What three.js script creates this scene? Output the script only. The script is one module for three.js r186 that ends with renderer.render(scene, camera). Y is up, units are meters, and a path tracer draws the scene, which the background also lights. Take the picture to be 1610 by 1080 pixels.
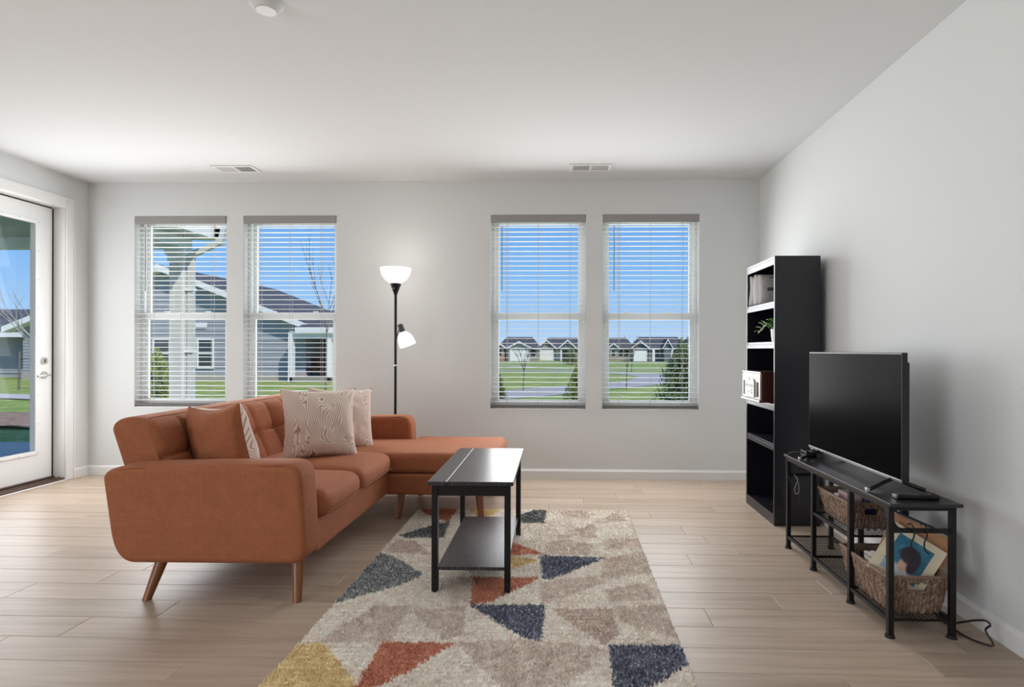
import * as THREE from 'three';
import { RectAreaLightUniformsLib } from 'three/addons/lights/RectAreaLightUniformsLib.js';
import { RoundedBoxGeometry } from 'three/addons/geometries/RoundedBoxGeometry.js';
import { mergeGeometries, mergeVertices, toCreasedNormals } from 'three/addons/utils/BufferGeometryUtils.js';

// ---------------------------------------------------------------- camera, sky, daylight, exposure
const scene = new THREE.Scene();
const camera = new THREE.PerspectiveCamera(2 * Math.atan(540 / 940) * 180 / Math.PI, 1610 / 1080, 0.05, 600);
camera.position.set(0, 1.183, 0);
camera.rotation.order = 'YXZ';
camera.rotation.set(0, 0.03, 0.0026);
camera.setViewOffset(1610, 1080, -51, -10, 1610, 1080);

const renderer = new THREE.WebGLRenderer({ antialias: true });
renderer.toneMapping = THREE.LinearToneMapping;
renderer.toneMappingExposure = 1.0;
renderer.shadowMap.enabled = true;

{ // clear blue sky, paler towards the horizon
  const W = 64, H = 256, a = new Float32Array(W * H * 4);
  const stops = [[-90, .50, .66, .86], [0, .50, .68, .90], [3, .36, .60, .92], [7, .235, .50, .90], [13, .15, .395, .86], [25, .125, .34, .78], [90, .10, .27, .66]];
  for (let j = 0; j < H; j++) {
    const el = (j + .5) / H * 180 - 90; let k = 0;
    while (k < stops.length - 2 && el > stops[k + 1][0]) k++;
    const s = stops[k], t = stops[k + 1], f = Math.min(1, Math.max(0, (el - s[0]) / (t[0] - s[0])));
    for (let i = 0; i < W; i++) { const o = (j * W + i) * 4; for (let c = 0; c < 3; c++) a[o + c] = s[c + 1] + (t[c + 1] - s[c + 1]) * f; a[o + 3] = 1; }
  }
  const t = new THREE.DataTexture(a, W, H, THREE.RGBAFormat, THREE.FloatType);
  t.mapping = THREE.EquirectangularReflectionMapping; t.magFilter = t.minFilter = THREE.LinearFilter; t.needsUpdate = true;
  scene.background = t;
}
const sun = new THREE.DirectionalLight(new THREE.Color(1, .94, .84), 3.6);
sun.position.set(22, 36, 2); sun.target.position.set(0, 0, -20); sun.castShadow = true; sun.shadow.radius = 2;
Object.assign(sun.shadow.camera, { left: -60, right: 60, top: 60, bottom: -60, near: 1, far: 200 }); sun.shadow.mapSize.set(2048, 2048);
scene.add(sun, sun.target);

RectAreaLightUniformsLib.init();
// daylight entering through each opening: one area light of the opening's size, where the light comes into the room
const WIN_Y0 = .63, WIN_Y1 = 2.425, WIN_X = [[-4.014, -3.136], [-2.978, -2.1], [-.663, .214], [.366, 1.245]];
function daylight(x, y, z, w, h, tx, ty, tz, power) {
  const l = new THREE.RectAreaLight(new THREE.Color(.98, .987, 1), power, w, h);
  l.position.set(x, y, z); l.lookAt(tx, ty, tz); scene.add(l);
}
for (const [a, b] of WIN_X) {
  daylight((a + b) / 2, 1.53, -5.72, .85, 1.75, (a + b) / 2, 1.53, 0, 1.9);
  // the blinds turn the sky's light downwards, so what comes past them is a row of strips that face into the room and a little down
  for (let k = 0; k < 4; k++) { const y = .9 + k * .42; daylight((a + b) / 2, y, -5.4, .85, .44, (a + b) / 2, y - .3, -4.4, 4.7); }
}
daylight(-4.53, 1.28, -4.72, .64, 1.98, 0, 1.28, -4.72, 4.5);
daylight(-4.44, 1.3, 1.4, 3.0, 2.2, 0, 1.3, 1.4, 5.2);

// ---------------------------------------------------------------- helpers
function rng(seed) { return () => { seed |= 0; seed = seed + 0x6D2B79F5 | 0; let t = Math.imul(seed ^ seed >>> 15, 1 | seed); t = t + Math.imul(t ^ t >>> 7, 61 | t) ^ t; return ((t ^ t >>> 14) >>> 0) / 4294967296; }; }
const R = rng(7);
function hash2(x, y, s) { let h = Math.imul(x | 0, 374761393) + Math.imul(y | 0, 668265263) + Math.imul(s | 0, 974634211); h = Math.imul(h ^ h >>> 13, 1274126177); return ((h ^ h >>> 16) >>> 0) / 4294967296; }
function vnoise(x, y, s = 0) { const i = Math.floor(x), j = Math.floor(y), u = x - i, v = y - j, a = u * u * (3 - 2 * u), b = v * v * (3 - 2 * v); const p = hash2(i, j, s), q = hash2(i + 1, j, s), r = hash2(i, j + 1, s), t = hash2(i + 1, j + 1, s); return p + (q - p) * a + (r - p) * b + (p - q - r + t) * a * b; }
function fbm(x, y, s = 0, o = 4) { let v = 0, a = .5, n = 0; for (let k = 0; k < o; k++) { v += a * vnoise(x, y, s + k * 17); n += a; x *= 2.03; y *= 2.03; a *= .5; } return v / n; }
const clamp = (v, a = 0, b = 1) => Math.min(b, Math.max(a, v));
const mix3 = (a, b, t) => [a[0] + (b[0] - a[0]) * t, a[1] + (b[1] - a[1]) * t, a[2] + (b[2] - a[2]) * t];
function tex(W, H, f, srgb = true) { // f(u,v,x,y) -> [r,g,b] 0..255 (or a number)
  const d = new Uint8Array(W * H * 4);
  for (let y = 0; y < H; y++) for (let x = 0; x < W; x++) { const c = f(x / W, y / H, x, y), o = (y * W + x) * 4; if (typeof c === 'number') { d[o] = d[o + 1] = d[o + 2] = clamp(c, 0, 255); } else { d[o] = clamp(c[0], 0, 255); d[o + 1] = clamp(c[1], 0, 255); d[o + 2] = clamp(c[2], 0, 255); } d[o + 3] = 255; }
  const t = new THREE.DataTexture(d, W, H); t.wrapS = t.wrapT = THREE.RepeatWrapping; t.magFilter = THREE.LinearFilter; t.minFilter = THREE.LinearMipmapLinearFilter; t.generateMipmaps = true; if (srgb) t.colorSpace = THREE.SRGBColorSpace; t.needsUpdate = true; return t;
}
const rgb = (r, g, b) => new THREE.Color().setRGB(r / 255, g / 255, b / 255, THREE.SRGBColorSpace);
function mat(c, rough = .6, o = {}) { const m = new THREE.MeshPhysicalMaterial({ color: Array.isArray(c) ? rgb(...c) : c, roughness: rough, ...o }); m.side = o.side ?? THREE.DoubleSide; return m; }
const names = {};
function numbered(n) { const k = names[n] = (names[n] ?? -1) + 1; return k ? n + '_' + String(k).padStart(3, '0') : n; }
function mesh(name, geo, m, parent) { const o = new THREE.Mesh(Array.isArray(geo) ? merge(geo) : geo, m); o.name = parent ? name : numbered(name); o.castShadow = o.receiveShadow = true; (parent ?? scene).add(o); return o; }
function tag(o, label, category, group, kind) { o.userData.label = label; o.userData.category = category; if (group) o.userData.group = group; if (kind) o.userData.kind = kind; return o; }
function thing(name, label, category, group, pos = [0, 0, 0], ry = 0, kind) { const g = new THREE.Group(); g.name = numbered(name); g.position.set(...pos); g.rotation.y = ry; scene.add(g); return tag(g, label, category, group, kind); }
function merge(list) { const l = list.map(g => { const n = g.index ? g.toNonIndexed() : g; for (const k of Object.keys(n.attributes)) if (!['position', 'normal', 'uv'].includes(k)) n.deleteAttribute(k); return n; }); return mergeGeometries(l); }
const bx = (x0, x1, y0, y1, z0, z1) => new THREE.BoxGeometry(x1 - x0, y1 - y0, z1 - z0).translate((x0 + x1) / 2, (y0 + y1) / 2, (z0 + z1) / 2);
const rbx = (x0, x1, y0, y1, z0, z1, r = .004, s = 2) => new RoundedBoxGeometry(x1 - x0, y1 - y0, z1 - z0, s, Math.min(r, (x1 - x0) / 2.01, (y1 - y0) / 2.01, (z1 - z0) / 2.01)).translate((x0 + x1) / 2, (y0 + y1) / 2, (z0 + z1) / 2);
const V = (x, y, z) => new THREE.Vector3(x, y, z);
function rod(a, b, r0, r1 = r0, seg = 10) { a = V(...a); b = V(...b); const d = b.clone().sub(a), g = new THREE.CylinderGeometry(r1, r0, d.length(), seg); g.applyQuaternion(new THREE.Quaternion().setFromUnitVectors(V(0, 1, 0), d.clone().normalize())); return g.translate((a.x + b.x) / 2, (a.y + b.y) / 2, (a.z + b.z) / 2); }
function bar(a, b, w, h) { a = V(...a); b = V(...b); const d = b.clone().sub(a), g = new THREE.BoxGeometry(w, h, d.length()); const m = new THREE.Matrix4().lookAt(b, a, V(0, 1, 0)); g.applyMatrix4(m); return g.translate((a.x + b.x) / 2, (a.y + b.y) / 2, (a.z + b.z) / 2); }
function tube(pts, r, seg = 40, rs = 6) { return new THREE.TubeGeometry(new THREE.CatmullRomCurve3(pts.map(p => V(...p))), seg, r, rs); }
function poly(pts) { const s = new THREE.Shape(); pts.forEach((p, i) => i ? s.lineTo(...p) : s.moveTo(...p)); s.closePath(); return s; }
function extr(shape, depth, bevel = 0, seg = 3, curve = 12) { return new THREE.ExtrudeGeometry(shape, { depth: depth - 2 * bevel, bevelEnabled: bevel > 0, bevelSize: bevel, bevelThickness: bevel, bevelOffset: -bevel, bevelSegments: seg, curveSegments: curve }).translate(0, 0, bevel); }
function boxUV(g, s = 1) { // texture coordinates in metres, by the way each face points
  g = g.index ? g.toNonIndexed() : g; const p = g.attributes.position, n = g.attributes.normal, uv = new Float32Array(p.count * 2);
  for (let i = 0; i < p.count; i += 3) {
    let nx = 0, ny = 0, nz = 0; for (let k = 0; k < 3; k++) { nx += Math.abs(n.getX(i + k)); ny += Math.abs(n.getY(i + k)); nz += Math.abs(n.getZ(i + k)); }
    for (let k = 0; k < 3; k++) { const q = i + k, x = p.getX(q), y = p.getY(q), z = p.getZ(q); const [u, v] = ny >= nx && ny >= nz ? [x, z] : nx >= nz ? [z, y] : [x, y]; uv[q * 2] = u * s; uv[q * 2 + 1] = v * s; }
  }
  g.setAttribute('uv', new THREE.BufferAttribute(uv, 2)); return g;
}
function smooth(g) { g.deleteAttribute('uv'); g.deleteAttribute('normal'); g = mergeVertices(g, 1e-5); g.computeVertexNormals(); return g; }
function puffy(x0, x1, y0, y1, z0, z1, r, top = .015, front = 0, nx = 22, ny = 10, nz = 22) { // cushion: rounded box with a crowned top and front
  const w = x1 - x0, h = y1 - y0, d = z1 - z0; let g = new THREE.BoxGeometry(w, h, d, nx, ny, nz); g.deleteAttribute('uv'); g.deleteAttribute('normal'); g = mergeVertices(g, 1e-5); const p = g.attributes.position, v = V(0, 0, 0), q = V(0, 0, 0);
  for (let i = 0; i < p.count; i++) {
    v.fromBufferAttribute(p, i); const u = v.x / w * 2, s = v.y / h * 2, t = v.z / d * 2;
    q.set(clamp(v.x, -w / 2 + r, w / 2 - r), clamp(v.y, -h / 2 + r, h / 2 - r), clamp(v.z, -d / 2 + r, d / 2 - r)); v.sub(q); if (v.length() > 1e-6) v.setLength(Math.min(r, r)); v.add(q);
    if (s > 0) v.y += top * s * (1 - u ** 4) * (1 - t ** 4);
    if (u > 0) v.x += front * u * (1 - s ** 2) * (1 - t ** 4);
    p.setXYZ(i, v.x + (x0 + x1) / 2, v.y + (y0 + y1) / 2, v.z + (z0 + z1) / 2);
  }
  g.computeVertexNormals(); return g;
}
function grid(nu, nv, f, flip = false) { // surface f(u,v)->[x,y,z]
  const p = [], uv = [], id = [];
  for (let j = 0; j <= nv; j++) for (let i = 0; i <= nu; i++) { p.push(...f(i / nu, j / nv)); uv.push(i / nu, j / nv); }
  for (let j = 0; j < nv; j++) for (let i = 0; i < nu; i++) { const a = j * (nu + 1) + i, b = a + 1, c = a + nu + 1, d = c + 1; flip ? id.push(a, c, b, b, c, d) : id.push(a, b, c, b, d, c); }
  const g = new THREE.BufferGeometry(); g.setAttribute('position', new THREE.Float32BufferAttribute(p, 3)); g.setAttribute('uv', new THREE.Float32BufferAttribute(uv, 2)); g.setIndex(id); g.computeVertexNormals(); return g;
}

// ---------------------------------------------------------------- materials
const wallBump = tex(256, 256, (u, v, x, y) => 110 + 60 * (vnoise(x / 3, y / 3, 5) - .5) + 60 * (vnoise(x / 7, y / 7, 6) - .5), false);
const M = {
  wall: mat([219, 221, 220], .85, { bumpMap: wallBump, bumpScale: .0006 }),
  ceiling: mat([224, 226, 226], .9),
  trim: mat([232, 232, 230], .45),
  vinyl: mat([236, 237, 236], .4),
  slat: mat([236, 236, 232], .45),
  valance: mat([150, 147, 145], .5),
  cord: mat([190, 190, 186], .8),
  glass: new THREE.MeshPhysicalMaterial({ color: 0xffffff, transmission: 1, thickness: 0, roughness: 0, ior: 1.5, specularIntensity: .15 }),
  black: mat([17, 17, 18], .4, { specularIntensity: .6 }),
  blackMetal: mat([19, 18, 19], .42, { specularIntensity: .6 }),
  rubber: mat([22, 22, 22], .7),
  chrome: mat([200, 198, 192], .25, { metalness: 1 }),
  gasket: mat([40, 40, 42], .7),
};

// ---------------------------------------------------------------- room shell
const VENTS = [[-2.815, -5.075], [.235, -5.1]];
const ZB = -5.49, XR = 1.79, XL = -4.46, CH = 2.74, ZREAR = 3.6;
{
  const s = poly([[XL - .2, -.2], [XR + .2, -.2], [XR + .2, CH + .2], [XL - .2, CH + .2]]);
  for (const [a, b] of WIN_X) s.holes.push(poly([[a, WIN_Y0], [b, WIN_Y0], [b, WIN_Y1], [a, WIN_Y1]]));
  tag(mesh('wall_back', boxUV(extr(s, .17).translate(0, 0, ZB - .17), 3), M.wall), 'pale grey back wall pierced by four tall windows', 'wall', null, 'structure');
  tag(mesh('wall_right', boxUV(bx(XR, XR + .15, -.2, CH + .2, ZB, ZREAR + .15), 3), M.wall), 'pale grey right wall behind the television', 'wall', null, 'structure');
  // left wall with the door opening, z runs along the wall
  const DZ0 = -5.235, DZ1 = -4.2, DY = 2.45;
  const l = poly([[ZB, -.2], [ZREAR + .15, -.2], [ZREAR + .15, CH + .2], [ZB, CH + .2]]);
  l.holes.push(poly([[DZ0, 0], [DZ1, 0], [DZ1, DY], [DZ0, DY]]), poly([[-.15, .2], [2.95, .2], [2.95, 2.4], [-.15, 2.4]]));
  tag(mesh('wall_left', boxUV(extr(l, .17).rotateY(-Math.PI / 2).translate(XL, 0, 0), 3), M.wall), 'pale grey left wall around the glazed door', 'wall', null, 'structure');
  const r = poly([[XL, -.2], [XR, -.2], [XR, CH + .2], [XL, CH + .2]]);
  tag(mesh('wall_rear', boxUV(extr(r, .15).translate(0, 0, ZREAR), 3), M.wall), 'plain pale grey wall behind the viewer', 'wall', null, 'structure');
const cs = poly([[XL - .2, ZB - .3], [XR + .2, ZB - .3], [XR + .2, ZREAR + .2], [XL - .2, ZREAR + .2]]);
  for (const [x, z] of VENTS) cs.holes.push(poly([[x - .145, z - .062], [x + .145, z - .062], [x + .145, z + .062], [x - .145, z + .062]]));
  tag(mesh('ceiling', boxUV(extr(cs, .05).rotateX(Math.PI / 2).translate(0, CH + .05, 0), 3), M.ceiling), 'flat white ceiling', 'ceiling', null, 'structure');
  tag(mesh('roof', bx(XL - .4, XR + .4, CH + .2, CH + .3, ZB - .4, ZREAR + .4), M.ceiling), 'flat roof deck above the room', 'roof', null, 'structure');

  const prof = new THREE.Shape(); prof.moveTo(0, 0); prof.lineTo(.014, 0); prof.lineTo(.014, .07); prof.quadraticCurveTo(.013, .077, .008, .079); prof.quadraticCurveTo(.006, .088, .004, .09); prof.lineTo(0, .09); prof.closePath();
  const bb = L => new THREE.ExtrudeGeometry(prof, { depth: L, bevelEnabled: false, curveSegments: 6 });
  tag(mesh('baseboard_back', bb(XR - XL).rotateY(-Math.PI / 2).translate(XR, 0, ZB), M.trim), 'white baseboard along the foot of the window wall', 'baseboard', null, 'structure');
  tag(mesh('baseboard_right', bb(ZREAR - ZB).rotateY(Math.PI).translate(XR, 0, ZREAR), M.trim), 'white baseboard along the foot of the right wall', 'baseboard', null, 'structure');
  tag(mesh('baseboard_left', bb(7.7).translate(XL, 0, -4.11), M.trim), 'white baseboard along the left wall beside the viewer', 'baseboard', null, 'structure');
  tag(mesh('baseboard_left', bb(.155).translate(XL, 0, ZB + .014), M.trim), 'short white baseboard between door casing and corner', 'baseboard', null, 'structure');
}
// floor: planks laid along the window wall
{
  const fl = thing('floor', 'light greige wood plank floor', 'floor', null, [0, 0, 0], 0, 'structure');
  const plankTex = k => tex(1024, 128, (u, v, x, y) => {
    const warp = fbm(u * 1.6 + k * 9.1, v * .8, k, 2) * 1.1;
    const g = fbm(u * 3, (v + warp * .25) * 8, 40 + k, 4), fine = vnoise(u * 26, (v + warp * .1) * 70, 70 + k), streak = fbm(u * 1.3 + 5 * k, (v + warp * .4) * 3.2, 90 + k, 3);
    const cath = Math.pow(.5 + .5 * Math.sin((v + warp * .5) * 22 + k), 8);
    let c = mix3([184, 165, 147], [162, 142, 124], clamp((g - .3) * 1.5)); c = mix3(c, [146, 126, 108], clamp((streak - .5) * 2.4) * .55); c = mix3(c, [150, 130, 112], cath * .1); c = mix3(c, [198, 184, 170], fine * .2);
    const t = (hash2(k, 3, 1) - .5) * 14; return [c[0] + t, c[1] + t, c[2] + t];
  });
  const pm = []; for (let k = 0; k < 8; k++) { const t = plankTex(k); pm.push(mat([255, 255, 255], .4, { map: t, specularIntensity: .8 })); }
  mesh('subfloor', bx(XL, XR, -.18, -.012, ZB, ZREAR), mat([92, 78, 66], .9), fl);
  mesh('floor_covering', boxUV(bx(XL, XR, -.012, 0, -.931, ZREAR), .8), pm[2], fl);
  const known = { '-3': 1.04, '-2': .72, '-1': .2, 0: 1.31, 1: 1.012, 2: -1.79, 3: -2.07, 4: -1.05, 5: -1.416 }, PW = .1825, PL = 1.22, gap = .0011;
  const cache = {};
  const plankGeo = (L, W) => cache[L.toFixed(3) + '_' + W.toFixed(3)] ??= (() => {
    const c = .0016, x = L / 2 - gap / 2, z = W / 2 - gap / 2, y0 = -.012, y1 = -c, P = [], N = [], U = [];
    const q = (a, b, d, e) => { for (const v of [a, b, d, a, d, e]) { P.push(...v); U.push(v[0] / PL + .5, v[2] / PW + .5); } };
    const T = [[-x + c, 0, z - c], [x - c, 0, z - c], [x - c, 0, -z + c], [-x + c, 0, -z + c]], Bm = [[-x, y1, z], [x, y1, z], [x, y1, -z], [-x, y1, -z]], D = [[-x, y0, z], [x, y0, z], [x, y0, -z], [-x, y0, -z]];
    q(...T); for (let k = 0; k < 4; k++) { const n = (k + 1) % 4; q(Bm[k], Bm[n], T[n], T[k]); q(D[k], D[n], Bm[n], Bm[k]); }
    const g = new THREE.BufferGeometry(); g.setAttribute('position', new THREE.Float32BufferAttribute(P, 3)); g.setAttribute('uv', new THREE.Float32BufferAttribute(U, 2)); g.computeVertexNormals(); return g;
  })();
  for (let r = -13; r <= 11; r++) {
    let z0 = -3.125 + r * PW, z1 = z0 + PW; z0 = Math.max(z0, ZB); if (z1 - z0 < .02) continue;
    const j = known[r] ?? (R() * PL); let x = j - PL * Math.ceil((j - XL) / PL);
    for (; x < XR; x += PL) {
      const a = Math.max(x, XL), b = Math.min(x + PL, XR); if (b - a < .03) continue;
      const o = mesh('plank', plankGeo(b - a, z1 - z0), pm[Math.floor(R() * 8)], fl); o.position.set((a + b) / 2, 0, (z0 + z1) / 2); if (R() > .5) o.rotation.y = Math.PI;
    }
  }
}

// ---------------------------------------------------------------- windows and blinds
const WLAB = ['tall double-hung window nearest the glazed door', 'tall double-hung window left of the floor lamp', 'tall double-hung window right of the floor lamp', 'tall double-hung window nearest the black bookcase'];
const BLAB = ['white slatted blind on the window nearest the glazed door', 'white slatted blind on the window just left of the floor lamp', 'white slatted blind on the window just right of the floor lamp', 'white slatted blind on the window nearest the black bookcase'];
{
  const slatGeo = (() => { const w = .868, n = 6, P = []; const s = new THREE.Shape(); s.moveTo(-.025, 0); s.quadraticCurveTo(0, .0035, .025, 0); s.lineTo(.025, -.0026); s.quadraticCurveTo(0, .0009, -.025, -.0026); s.closePath(); return new THREE.ExtrudeGeometry(s, { depth: w, bevelEnabled: false, curveSegments: 4 }).translate(0, 0, -w / 2).rotateY(Math.PI / 2); })();
  const frame = (x0, x1, y0, y1, z0, z1, t, tb = t) => [rbx(x0, x0 + t, y0, y1, z0, z1, .003), rbx(x1 - t, x1, y0, y1, z0, z1, .003), rbx(x0 + t, x1 - t, y0, y0 + tb, z0, z1, .003), rbx(x0 + t, x1 - t, y1 - t, y1, z0, z1, .003)];
  WIN_X.forEach(([a, b], i) => {
    const cx = (a + b) / 2;
    const w = thing('window_' + (i + 1), WLAB[i], 'window', null, [cx, WIN_Y0, ZB], 0, 'structure');
    const h = (b - a) / 2, H = WIN_Y1 - WIN_Y0;
    mesh('frame', frame(-h, h, 0, H, -.168, -.09, .034), M.vinyl, w);
    const up = mesh('upper_sash', frame(-h + .034, h - .034, .865, H - .034, -.158, -.13, .032, .03), M.vinyl, w);
    const lo = mesh('lower_sash', frame(-h + .034, h - .034, .034, .9, -.127, -.099, .034, .05), M.vinyl, w);
    mesh('meeting_rail', rbx(-h + .034, h - .034, .832, .898, -.128, -.092, .004), M.vinyl, w);
    mesh('pane', bx(-h + .06, h - .06, .89, H - .06, -.146, -.142), M.glass, up);
    mesh('pane', bx(-h + .06, h - .06, .08, .84, -.115, -.111), M.glass, lo);
    for (const s of [-.2, .2]) mesh('sash_lock', rbx(s - .022, s + .022, .898, .912, -.125, -.1, .004), M.vinyl, w);
    mesh('sill', rbx(-h + .0005, h - .0005, .0005, .012, -.09, -.002, .003), M.trim, w);

    const bl = thing('window_blind', BLAB[i], 'blind', 'slatted window blinds', [cx, WIN_Y0, ZB - .034]);
    mesh('valance', rbx(-h + .003, h - .003, H - .071, H - .001, .02, .042, .006, 3), M.valance, bl);
    mesh('headrail', rbx(-h + .006, h - .006, H - .045, H - .002, -.03, .018, .003), M.vinyl, bl);
    const y1 = H - .105, y0 = .075, n = 37, tilt = [.03, .03, .02, .02][i];
    for (let k = 0; k < n; k++) { const o = mesh('slat', slatGeo, M.slat, bl); o.position.set(0, y1 - (y1 - y0) * k / (n - 1), 0); o.rotation.x = tilt + (R() - .5) * .012; }
    mesh('bottom_rail', rbx(-h + .004, h - .004, .022, .042, -.027, .027, .006, 3), mat([104, 100, 95], .5), bl);
    for (const s of [-.29, 0, .29]) for (const z of [-.0262, .0262]) mesh('ladder_cord', bx(s - .0011, s + .0011, .04, H - .045, z - .0008, z + .0008), M.cord, bl);
    for (const s of [-.29, .29]) mesh('lift_cord', rod([s + .012, .04, -.0], [s + .012, H - .045, 0], .0011, .0011, 5), M.cord, bl);
    if (i !== 1) mesh('tilt_wand', rod([-h + .105, H - .1, .034], [-h + .105, H - .70, .034], .004, .0045, 8), mat([150, 150, 148], .4), bl);
  });
  // wide patio window of the same wall as the door, beside the viewer
  const w = thing('window_5', 'wide patio window in the left wall beside the viewer', 'window', null, [XL - .085, .2, 1.4], Math.PI / 2, 'structure');
  mesh('frame', [...frame(-1.55, 1.55, 0, 2.2, -.03, .03, .05), bx(-.03, .03, .05, 2.15, -.03, .03)], M.vinyl, w);
  mesh('pane', bx(-1.51, 1.51, .04, 2.16, -.002, .002), M.glass, w);
}

// ---------------------------------------------------------------- glazed door in the left wall
{
  const X = XL - .105, z0 = -5.215, z1 = -4.225, y0 = .045, y1 = 2.432; // slab face towards the room
  const d = thing('door_1', 'white full-glass exterior door in the left wall', 'door', null, [X, 0, (z0 + z1) / 2], 0, 'structure');
  const cz = (z0 + z1) / 2, hz = (z1 - z0) / 2, gz = hz - .175, gy0 = .29, gy1 = 2.27;
  const sh = poly([[-hz, y0], [hz, y0], [hz, y1], [-hz, y1]]); sh.holes.push(poly([[-gz, gy0], [gz, gy0], [gz, gy1], [-gz, gy1]]));
  mesh('slab', extr(sh, .045, .002, 1).rotateY(-Math.PI / 2), M.vinyl, d);
  const f = poly([[-gz - .028, gy0 - .028], [gz + .028, gy0 - .028], [gz + .028, gy1 + .028], [-gz - .028, gy1 + .028]]); f.holes.push(poly([[-gz + .006, gy0 + .006], [gz - .006, gy0 + .006], [gz - .006, gy1 - .006], [-gz + .006, gy1 - .006]]));
  const lf = mesh('glazing_frame', extr(f, .012, .005, 3).rotateY(-Math.PI / 2).translate(.012, 0, 0), M.vinyl, d);
  const scr = []; for (let k = 0; k < 9; k++) { const y = gy0 - .012 + (gy1 - gy0 + .024) * k / 8; for (const s of [-1, 1]) scr.push(new THREE.CylinderGeometry(.004, .004, .002, 8).rotateZ(Math.PI / 2).translate(.0125, y, s * (gz + .02))); }
  for (let k = 1; k < 4; k++) for (const y of [gy0 - .02, gy1 + .02]) scr.push(new THREE.CylinderGeometry(.004, .004, .002, 8).rotateZ(Math.PI / 2).translate(.0125, y, -gz + 2 * gz * k / 4));
  mesh('screw_cap', scr, mat([150, 150, 150], .5), lf).userData.kind = 'stuff';
  mesh('pane', bx(-.026, -.02, gy0 - .01, gy1 + .01, -gz - .01, gz + .01), M.glass, d);
  const lk = mesh('deadbolt', [new THREE.CylinderGeometry(.03, .033, .016, 28).rotateZ(-Math.PI / 2).translate(.008, 1.075, -hz + .085), rbx(.016, .03, 1.058, 1.092, -hz + .08, -hz + .09, .004)], M.chrome, d);
  const ro = mesh('lever_handle', [new THREE.CylinderGeometry(.031, .034, .014, 28).rotateZ(-Math.PI / 2).translate(.007, .95, -hz + .085), rod([.01, .95, -hz + .085], [.055, .95, -hz + .085], .011, .01, 14), tube([[.055, .95, -hz + .08], [.06, .95, -hz + .11], [.058, .948, -hz + .16], [.05, .944, -hz + .2]], .009, 20, 10)], M.chrome, d);
  mesh('weatherstrip', [bx(-.04, .0, y0, y1, -hz - .0138, -hz - .0005), bx(-.04, -.004, y1 + .001, y1 + .012, -hz, hz)], M.gasket, d);
  // frame, casing, threshold
  const J = -.02, zf = -5.235, zn = -4.205;
  const t1 = thing('trim_1', 'white casing and jamb around the glazed door', 'door trim', null, [XL, 0, 0], 0, 'structure');
  mesh('jamb', [bx(-.168, 0, 0, 2.446, zf + .0005, zf + .006), bx(-.168, 0, 0, 2.446, zn - .006 + .0045, zn + .0045), bx(-.168, 0, 2.444, 2.4495, zf, zn)], M.trim, t1);
  const cs = (x0, x1, y0, y1) => rbx(0, .017, y0, y1, x0, x1, .006, 3);
  mesh('casing', [cs(zf - .085, zf + .004, 0, 2.535), cs(zn - .004, zn + .085, 0, 2.535), cs(zf + .004, zn - .004, 2.444, 2.535)], M.trim, t1);
  mesh('casing_bead', [rbx(.017, .021, 0, 2.535, zf - .085, zf - .072, .002), rbx(.017, .021, 2.522, 2.535, zf - .072, zn + .085, .002)], M.trim, t1);
  const th = tag(mesh('trim_2', [rbx(XL - .165, XL + .004, .012, .028, zf + .006, zn - .002, .004), rbx(XL - .14, XL - .09, .028, .044, zf + .006, zn - .002, .004), rbx(XL - .05, XL - .03, .028, .034, zf + .006, zn - .002, .003)], mat([92, 72, 62], .4, { metalness: .4 })), 'dark bronze threshold under the glazed door', 'threshold', null, 'structure');
  tag(mesh('trim_3', rbx(XL - .01, XL + .016, 0, .012, zf + .006, zn - .004, .003), M.trim), 'white shoe strip below the door threshold', 'trim', null, 'structure');
}

// ---------------------------------------------------------------- ceiling fittings
{
  const prof = [[0, -.036], [.045, -.036], [.05, -.034], [.066, -.012], [.073, -.008], [.074, 0]].map(p => new THREE.Vector2(...p));
  const c = thing('ceiling_fixture', 'round white low fixture on the ceiling at the top edge', 'ceiling fixture', null, [-1.335, CH, -2.65]);
  mesh('body', new THREE.LatheGeometry(prof, 40), M.ceiling, c);
  mesh('cover', new THREE.CylinderGeometry(.043, .043, .002, 40).translate(0, -.0371, 0), M.trim, c);
  const vent = (x, z, label, flip) => {
    const v = thing('ceiling_vent', label, 'vent', 'ceiling air vents', [x, CH, z]), W = .178, D = .09;
    const s = poly([[-W, -D], [W, -D], [W, D], [-W, D]]); s.holes.push(poly([[-W + .028, -D + .025], [-.008, -D + .025], [-.008, D - .025], [-W + .028, D - .025]]), poly([[.008, -D + .025], [W - .028, -D + .025], [W - .028, D - .025], [.008, D - .025]]));
    mesh('face_frame', extr(s, .009, .003, 2).rotateX(Math.PI / 2), M.trim, v);
    mesh('duct', [bx(-.148, -.144, .0, .18, -.064, .064), bx(.144, .148, .0, .18, -.064, .064), bx(-.144, .144, .0, .18, -.066, -.062), bx(-.144, .144, .0, .18, .062, .066), bx(-.148, .148, .18, .183, -.066, .066)], M.trim, v);
    for (const sd of [-1, 1]) { const f = []; for (let k = 0; k < 12; k++) f.push(new THREE.BoxGeometry(.0012, .011, 2 * D - .052).rotateZ(sd * .7).translate(sd * (.015 + k * .0113), -.0055, 0)); mesh('fin_bank', f, M.trim, v); }
  };
  vent(...VENTS[0], 'white ceiling vent above the windows nearest the door', 1);
  vent(...VENTS[1], 'white ceiling vent above the windows nearest the bookcase', -1);
}

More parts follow.
